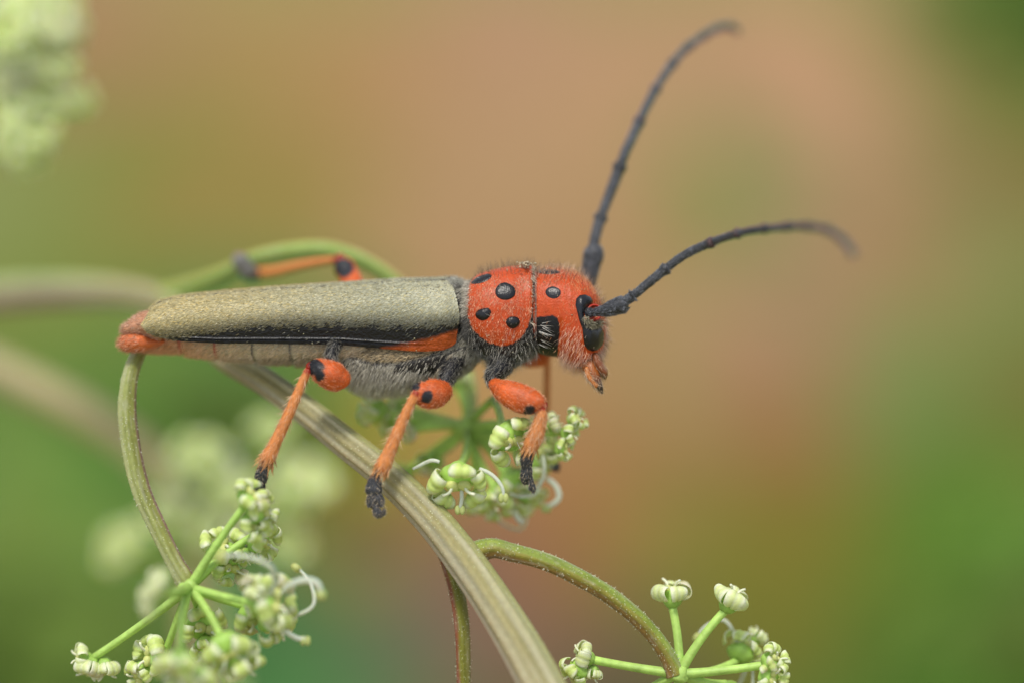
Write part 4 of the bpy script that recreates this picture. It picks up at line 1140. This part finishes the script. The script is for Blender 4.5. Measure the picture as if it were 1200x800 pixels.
# lower thin branch behind the main stem
stem([V(516, 632, .35), V(525, 655, .32), V(535, 690, .28), V(541, 730, .26), V(543, 770, .26), V(543, 830, .3), V(540, 900, .4), V(530, 980, .5)],
     [.09, .10, .098, .092, .088, .085, .08, .07], 200, 30, [_c(118, 118, 40), _c(126, 70, 50), _c(112, 110, 40), _c(112, 62, 44), _c(138, 124, 92), _c(116, 112, 60)], plant, ribs=6, amp=0.06, name='branch', label='straight thin branch hanging below the main stem', fuzzN=900, seed=8)

# ---------- florets
CW = np.array([0.90, 0.92, 0.68]); CG = np.array([0.5, 0.62, 0.16]); CY = np.array([0.66, 0.70, 0.24])
def frame(d):
    d = norm(np.asarray(d, float))
    r = np.array([0, -1.0, 0.2]) if abs(d[1]) < 0.8 else np.array([0, 0, 1.0])
    u = norm(r - d * (r @ d)); v = np.cross(d, u)
    return np.stack([u, v, d], 1)   # columns

_meshes = {}
def floret_meshes(kind, ver):
    key = (kind, ver)
    if key in _meshes: return _meshes[key]
    r_ = np.random.default_rng(100 + ver * 7 + (0 if kind == 'open' else 50))
    ob = 1.0 if kind == 'open' else 0.72
    # ovary + disc (local, axis +z, unit = 0.25)
    n, m = 14, 20
    s = np.linspace(0, 1, n); th = np.linspace(0, 2 * np.pi, m, endpoint=False)
    rad = ob * 0.045 + ob * 0.085 * np.sin(np.pi * np.clip(s * 0.92 + 0.04, 0, 1)) ** 0.8
    Z = s * 0.17
    rr = rad[:, None] * (1 + 0.09 * np.cos(5 * th))
    g = np.stack([rr * np.cos(th), rr * np.sin(th), np.broadcast_to(Z[:, None], rr.shape)], -1)
    cc = np.array([0.38, 0.60, 0.12]) * (0.8 + 0.5 * s)[:, None, None] * np.ones(g.shape)
    mb = MB().grid(g, cc, wrap=True, cap0=True, cap1=True)
    for a in (0.4, 3.5):    # two cushions with styles
        c = np.array([math.cos(a) * 0.045, math.sin(a) * 0.045, 0.18])
        mb.grid(ellip_grid(c, [0.055, 0.045, 0.035], 10, 12), CY, wrap=True, cap0=True, cap1=True)
        mb.grid(tube_grid([c, c + [math.cos(a) * .02, math.sin(a) * .02, .06], c + [math.cos(a) * .07, math.sin(a) * .07, .09]], [.014, .012, .012], 8, 8), CW * 0.9, wrap=True, cap1=True)
    ov = mb.mesh('floret', M_ray)
    pets = []
    for k in range(5):
        a0 = k * 2 * np.pi / 5 + r_.normal() * 0.13
        n, m = 16, 11
        s = np.linspace(0, 1, n); t = np.linspace(-1, 1, m)
        if kind == 'open':
            curl = math.radians(250 + 30 * r_.random()); rho = 0.072 * (0.8 + 0.5 * r_.random()); start = math.radians(-70 + 15 * r_.normal())
            cen = np.array([0.130 + 0.02 * r_.random(), 0.10 + rho + 0.015 * r_.normal()])
        else:
            curl = math.radians(190 + 15 * r_.random()); rho = 0.100 * (0.82 + 0.3 * r_.random()); start = math.radians(-85)
            cen = np.array([0.085, 0.065 + rho])
        # angle measured from +radial axis, start at the bottom and roll up and over inwards
        ang = start + curl * s
        shrink = 1 - 0.45 * sstep(0.45, 1.0, s)
        rd = cen[0] + rho * shrink * np.cos(ang)
        zz = cen[1] + rho * shrink * np.sin(ang)
        wv = (0.092 if kind == 'open' else 0.098) * (0.82 + 0.32 * r_.random()) * np.sin(np.pi * np.clip(0.13 + 0.80 * s, 0, 1)) ** 0.7
        # notch/cupping: margins lifted away from the roll centre
        lift = 0.28 if kind == 'open' else 0.16
        nr, nz = np.cos(ang), np.sin(ang)
        W = wv[:, None] * t[None]
        edge = (np.abs(t)[None] ** 1.6) * wv[:, None] * -lift
        ruf = 0.010 * np.sin(9 * s[:, None] + 2 * t[None] + r_.random() * 6) * np.abs(t)[None]
        keel = -0.018 * np.exp(-(t / 0.16) ** 2)[None] * np.ones((n, 1))
        R_ = rd[:, None] + nr[:, None] * (edge + ruf + keel)
        Zt = zz[:, None] + nz[:, None] * (edge + ruf + keel)
        X = R_ * math.cos(a0) - W * math.sin(a0)
        Y = R_ * math.sin(a0) + W * math.cos(a0)
        g = np.stack([X, Y, Zt], -1)
        q = (np.abs(t)[None] ** 1.3 * np.ones((n, 1)))
        q = sstep(0.28, 0.72, q + 0.10 * (vnoise(g, 30, 3) - 0.5))
        q = np.maximum(q, 0.6 * np.exp(-(t / 0.13) ** 2)[None] * np.ones((n, 1)) if kind == 'bud' else q)
        mixg = q[..., None]
        inner = np.array([0.70, 0.81, 0.27]) if kind == 'open' else np.array([0.78, 0.84, 0.40])
        cc = inner * (1 - mixg) + CW * mixg
        if r_.random() < 0.18: 
            tip = sstep(0.3, 0.6, s)[:, None, None]; cc = cc * (1 - 0.35 * tip) + np.array([0.62, 0.42, 0.40]) * 0.35 * tip
        pets.append(MB().shell(g, 0.008, cc, cc.reshape(-1, 3).mean(0)).mesh('petal', M_petal))
    _meshes[key] = (ov, pets)
    return _meshes[key]

_st = {}
def stamen_mesh(ver):
    if ver in _st: return _st[ver]
    r_ = np.random.default_rng(300 + ver)
    L = 0.24 + 0.10 * r_.random(); bend = 0.12 + 0.22 * r_.random()
    pts = [[0.06, 0, 0.14], [0.14, 0, 0.14 + L * 0.35], [0.14 + L * 0.55, 0, 0.14 + L * 0.62], [0.14 + L * 0.95, 0, 0.14 + L * 0.62 - bend * 0.5], [0.14 + L * 1.12, 0, 0.14 + L * 0.62 - bend * 1.3]]
    mb = MB().grid(tube_grid(pts, [.017, .017, .016, .014, .012], 24, 10), np.array([0.74, 0.78, 0.66]), wrap=True, cap1=True)
    e = np.array(pts[-1])
    for sg in (-1, 1):
        mb.grid(ellip_grid(e + [0.0, sg * 0.022, -0.02], [0.034, 0.026, 0.045], 10, 12), np.array([0.60, 0.64, 0.24]), wrap=True, cap0=True, cap1=True)
    _st[ver] = mb.mesh('stamen', M_petal)
    return _st[ver]

def link(name, me, parent, M=None):
    o = bpy.data.objects.new(name, me)
    col.objects.link(o)
    o.parent = parent
    if M is not None: o.matrix_local = M
    return o

FS = 1.22
def add_floret(root, pos, d, scale, kind='open', stamens=0, spin=None, petals=5, sang=None):
    """floret part with petals and stamens as its pieces; pos is its base, d its axis"""
    ov, pets = floret_meshes(kind, int(rng.integers(0, 4)))
    F = frame(d)
    sp = rng.random() * 6.28 if spin is None else spin
    Rz = np.array([[math.cos(sp), -math.sin(sp), 0], [math.sin(sp), math.cos(sp), 0], [0, 0, 1]])
    scale = scale * FS
    A = F @ Rz * scale
    p = np.asarray(pos) - ORIG[root.name]
    M = Matrix([[*A[0], p[0]], [*A[1], p[1]], [*A[2], p[2]], [0, 0, 0, 1]])
    fl = link('floret', ov, root, M)
    for k in range(petals): link('petal', pets[k], fl)
    for k in range(stamens):
        a = (sang[k] if sang else rng.random() * 6.28)
        link('stamen', stamen_mesh(int(rng.integers(0, 5))), fl, Matrix.Rotation(a, 4, 'Z'))
    return fl

def ray(root, a, b, r0=0.04, r1=0.035, bow=0.03, c=GREEN, n=22):
    a, b = np.asarray(a, float), np.asarray(b, float)
    m = (a + b) / 2 + rng.normal(size=3) * bow * np.linalg.norm(b - a)
    gg = tube_grid([a, m, b], [r0 * 1.25, r0, r1 * 1.15], n, 16, ribs=5, rib_amp=0.06)
    s = np.linspace(0, 1, n)[:, None, None]
    cc = np.asarray(c) * (0.9 + 0.25 * s) * (0.85 + 0.3 * vnoise(gg, 6, 2))[..., None]
    return part('ray', MB().grid(gg, cc, wrap=True, cap0=True, cap1=True), M_ray, root)

def head_of(root, node, items, rayc=GREEN, r=0.045, node_r=0.11):
    """one flower head: node, rays and florets. items: (px,py,depth,dir,scale,kind,stamens[,ray?])"""
    node = np.asarray(node, float)
    part('node', MB().grid(ellip_grid(node, [node_r, node_r, node_r * 0.9], 14, 18, noise_amp=0.5), np.asarray(rayc) * 1.0, wrap=True, cap0=True, cap1=True), M_ray, root)
    for it in items:
        px, py, d, dr, sc_, kind, st = it[:7]
        c = np.array(V(px, py, d))
        dr = norm(np.asarray(dr, float))
        base = c - dr * 0.16 * sc_ * FS
        add_floret(root, base, dr, sc_, kind, st)
        if len(it) < 8 or it[7]:
            ray(root, node, base + dr * 0.01, r, r * 0.85, c=rayc)

# right head
head_of(plant, V(796, 789, .05), [
    (787, 692, .25, (-.05, -.05, 1), 1.02, 'bud', 0), (858, 699, .10, (.45, -.1, .85), 1.02, 'bud', 0),
    (682, 768, .10, (-1, -.15, .35), 0.8, 'bud', 0), (672, 788, .05, (-.8, -.4, -.5), 0.8, 'open', 0, 0), (694, 790, .15, (-.2, -.1, -1), .6, 'bud', 0, 0),
    (872, 758, .55, (.5, .5, .8), 1.05, 'open', 2), (888, 744, .65, (.6, .3, .7), .6, 'bud', 0, 0),
    (908, 772, -.1, (.8, -.4, .5), .80, 'open', 0), (905, 792, -.1, (.5, -.8, -.1), .85, 'open', 0, 0), (855, 815, .3, (.3, .3, -1), .9, 'open', 1),
    (745, 830, .4, (-.4, .2, -1), .9, 'open', 0), (800, 850, .2, (0, -.3, -1), .9, 'open', 0)], r=0.05, rayc=GREEN * 1.15, node_r=.12)
# centre head behind the legs
head_of(plant, V(548, 500, 1.5), [
    (435, 478, 1.35, (-1, -.2, .3), 1.0, 'open', 0), (455, 492, 1.5, (-1, 0, .1), .8, 'open', 0), (478, 506, 1.3, (-.7, -.5, -.3), .6, 'bud', 0), (466, 470, 1.6, (-.8, 0, .6), .8, 'open', 0),
    (537, 446, 1.9, (-.1, .5, 1), .7, 'bud', 0), (505, 545, 1.7, (-.5, .2, -.8), .9, 'open', 0), (470, 560, 2.0, (-.7, .2, -.7), .9, 'open', 0),
    (600, 574, 1.05, (.4, -.5, -.8), 1.15, 'open', 1), (580, 590, 1.0, (-.1, -.5, -1), 1.0, 'open', 0), (622, 585, 1.2, (.6, -.2, -.8), .9, 'open', 1), (612, 560, 1.3, (.6, -.1, -.4), .9, 'bud', 0),
    (645, 520, .95, (.9, -.2, .1), .9, 'open', 0), (635, 545, 1.05, (.7, -.3, -.5), 1.0, 'open', 1), (632, 500, 1.2, (.6, .2, .3), .7, 'bud', 0),
    (560, 590, 1.5, (0, .2, -1), .9, 'open', 0), (650, 495, .6, (.9, -.1, .4), .62, 'bud', 0), ], rayc=GREEN * 1.25, r=.052, node_r=.15)  # ray green brightened to offset the beetle's shadow, light put into the colour
# flower stack right of the near front foot
for (px, py, d, dr, s_) in ((672, 494, .55, (.7, -.35, .6), .62), (664, 509, .5, (.9, -.4, .15), .62), (657, 524, .5, (.8, -.5, -.2), .62)):
    add_floret(plant, np.array(V(px, py, d)) - norm(np.array(dr)) * .1 * s_, dr, s_, 'open', 0)
ray(plant, V(548, 500, 1.5), V(655, 505, .6), .05, .045, c=GREEN * 1.2)
# two sharp florets close to the focal plane
add_floret(plant, V(588, 505, .22), (.35, -.55, -.30), 1.25, 'open', 0, spin=0.5)
ray(plant, V(548, 500, 1.5), V(578, 468, .9), .05, .045, c=GREEN); ray(plant, V(578, 468, .9), V(588, 503, .24), .045, .045, c=GREEN)
fl = add_floret(plant, V(537, 548, .18), (.02, -.62, -.55), 1.35, 'open', 0, spin=1.2)
ray(plant, V(548, 500, 1.5), V(537, 547, .2), .05, .045, c=GREEN)

def free_stamen(pts, root, r=.024, anther=True):
    gg = tube_grid(pts, [r * .9, r, r, r * .9, r * .7][:len(pts)], 26, 10)
    mb = MB().grid(gg, np.array([0.76, 0.80, 0.68]), wrap=True, cap0=True, cap1=True)
    if anther:
        e = np.array(pts[-1])
        for sg in (-1, 1):
            mb.grid(ellip_grid(e + [sg * 0.026, 0, -0.03], [0.036, 0.032, 0.058], 12, 14), np.array([0.60, 0.66, 0.25]), wrap=True, cap0=True, cap1=True)
    part('stamen', mb, M_petal, root)
free_stamen([V(562, 549, -.05), V(572, 553, -.08), V(582, 561, -.1), V(589, 572, -.1), V(590, 580, -.1)], plant)
free_stamen([V(515, 541, -.05), V(507, 539, -.03), V(500, 541, .02), V(492, 545, .06), V(484, 549, .1)], plant, anther=False)
free_stamen([V(541, 565, .0), V(541, 575, -.02), V(541, 585, -.02), V(539, 594, 0)], plant)
free_stamen([V(640, 560, 1.0), V(652, 570, 1.0), V(655, 582, 1.0), V(648, 590, 1.0), V(640, 592, 1.0)], plant, .035)
free_stamen([V(602, 597, 1.0), V(606, 605, 1.0), V(612, 612, 1.0)], plant, .035, False)
# spider thread hanging from the front floret
part('thread', MB().grid(tube_grid([V(603, 508, .0), V(607, 520, -.02), V(616, 536, -.05), V(624, 549, -.05), V(621, 560, -.05)], [.004] * 5, 30, 6), np.array([0.85, 0.83, 0.78]), wrap=True), M_petal, plant)

# left head
head_of(plant, V(222, 688, -.25), [
    (296, 580, -.55, (.5, -.5, .6), .95, 'open', 0), (308, 597, -.45, (.8, -.4, .1), .95, 'open', 0, 0), (300, 612, -.4, (.6, -.6, -.2), .9, 'open', 0, 0),
    (310, 636, .0, (.9, -.3, -.4), 1.0, 'open', 0), (288, 652, .05, (.2, -.4, -1), .6, 'open', 0, 0),
    (262, 640, .1, (.2, -.5, .6), 1.15, 'open', 0), (270, 664, .12, (.5, -.6, -.4), 1.0, 'open', 0, 0),
    (322, 704, -.85, (.8, -.5, .2), 1.3, 'open', 1), (300, 688, -.9, (.3, -.5, .8), .85, 'bud', 0, 0), (300, 724, -.3, (.4, -.6, -.5), 1.1, 'open', 0), (325, 730, -.5, (.8, -.4, -.5), 1.1, 'open', 1, 0),
    (94, 770, .3, (-.8, -.2, .1), .75, 'bud', 0), (104, 783, .3, (-.3, -.3, -1), .85, 'bud', 0, 0), (124, 785, .3, (.2, -.2, -1), .8, 'bud', 0, 0),
    (240, 735, .15, (.3, -.7, -.3), 1.2, 'open', 0), (242, 760, .1, (.2, -.6, -.8), .8, 'open', 0, 0),
    (175, 768, .1, (-.6, -.5, .1), 1.1, 'open', 0), (162, 792, .15, (-.5, -.6, -.5), .9, 'open', 0, 0),
    (208, 785, -1.6, (-.1, -.7, -.7), 1.2, 'open', 0), (268, 765, -.9, (.4, -.5, -.7), 1.25, 'open', 0), (285, 780, -.8, (.5, -.2, -.9), 1.0, 'open', 0, 0), (230, 800, -1.5, (.1, -.6, -.8), 1.0, 'open', 0, 0)], rayc=GREEN * 1.15, r=.045, node_r=.12)
free_stamen([V(332, 692, -.9), V(345, 682, -1.0), V(362, 679, -1.05), V(373, 684, -1.1), V(376, 693, -1.1)], plant, .036)
free_stamen([V(330, 735, -.6), V(342, 744, -.6), V(352, 748, -.6), V(358, 747, -.6)], plant, .03)
# bud pointing at the lens
add_floret(plant, V(196, 694, -2.0), (-.7, -.25, .5), .85, 'bud', 0)
add_floret(plant, V(186, 704, -1.9), (-.8, -.2, -.2), .7, 'bud', 0)
ray(plant, V(222, 688, -.25), V(198, 694, -1.95), .055, .05, c=GREEN * 1.1)

# ================================================================== BLURRED FLOWER HEADS AND STEMS BEHIND
def far_head(name, label, node, centre_px, centre_py, d, n, spread, size, stem_pts, srad, group='blurred flower heads behind'):
    base = np.asarray(stem_pts[-1], float)
    root = thing(name, tuple(base), label, 'flower head', group)
    stem(stem_pts, srad, 60, 16, [GREEN, PALEG, GREEN * 1.1, PALEG], root, ribs=5, amp=.03, seed=2)
    node = np.asarray(node, float)
    for k in range(n):
        a = rng.random() * 6.28; r = spread * math.sqrt(rng.random())
        px, py = centre_px + r * math.cos(a), centre_py + r * math.sin(a)
        p = np.array(V(px, py, d + rng.normal() * 0.4))
        dr = norm((p - node) + rng.normal(size=3) * 0.3 + np.array([0, -.6, .6]))
        add_floret(root, p, dr, size * (0.8 + 0.4 * rng.random()), 'open' if rng.random() < 0.6 else 'bud', int(rng.random() < 0.4))
        ray(root, node, p, .05, .045, c=GREEN * 1.1, n=10)
    return root

def ground_point(v, dx=0, dy=0):
    wv = wp(v)
    return inv @ np.array([wv[0] + dx, wv[1] + dy, GZ - 0.5])
# upper left
hv = np.array(V(-60, 60, 5.0)); 
r0 = far_head('flower_head', 'pale out of focus flower head in the upper left corner', V(-5, 100, 6.2), 28, 58, 5.6, 34, 36, 1.4,
              [V(-5, 100, 6.2), V(-60, 150, 7.2), V(-260, 420, 9), ground_point(V(-400, 600, 8))], [.10, .11, .2, .5])
r0n = np.array(V(-5, 100, 6.2))
for (px, py, s_) in ((20, 165, 1.5), (35, 150, 1.6), (30, 180, 1.2), (18, 130, 1.5), (85, 120, 1.0), (70, 122, 1.0), (45, 120, 1.4), (65, 18, 1.3), (72, 38, 1.2), (15, 45, 1.6), (35, 22, 1.4)):
    p = np.array(V(px, py, 5.4)); add_floret(r0, p, norm(p - r0n + np.array([0, -.8, .9])), s_, 'open', 0); ray(r0, r0n, p, .06, .05, n=10)
# behind the left head, greenish
r1 = far_head('flower_head', 'large pale green blurred flower head behind the lower left flowers', V(250, 650, 8.4), 250, 605, 7.6, 9, 45, 1.3,
              [V(250, 650, 8.4), V(260, 720, 8.6), V(280, 860, 9), ground_point(V(300, 1100, 8))], [.12, .13, .18, .5])
r1n = np.array(V(250, 650, 8.4))
for (px, py, s_) in ((236, 555, 1.7), (225, 564, 1.5), (348, 582, 1.8), (337, 570, 1.5), (330, 600, 1.5), (325, 645, 1.4), (150, 650, 1.3), (165, 638, 1.3), (312, 520, 1.2), (270, 590, 1.6), (205, 612, 1.3)):
    p = np.array(V(px, py, 7.6)); add_floret(r1, p, norm(p - r1n + np.array([0, -.9, .9])), s_, 'open', 0); ray(r1, r1n, p, .08, .07, n=10)
# tan stalk crossing behind on the left
root = thing('dry_stalk', tuple(ground_point(V(232, 900, 10))), 'tan blurred stalk sloping down behind the left stem', 'stalk')
stem([V(-200, 395, 8.5), V(-60, 412, 8.5), V(30, 450, 8.5), V(110, 490, 8.6), V(170, 532, 8.8), V(212, 590, 9), V(228, 660, 9.2), V(232, 760, 9.4), V(232, 900, 10), ground_point(V(232, 900, 10))],
     [.26, .27, .28, .27, .26, .25, .25, .25, .28, .4], 160, 20, [np.array([0.40, 0.34, 0.17]), np.array([0.42, 0.37, 0.19]), np.array([0.34, 0.34, 0.14])], root, ribs=5, amp=.04, seed=4)
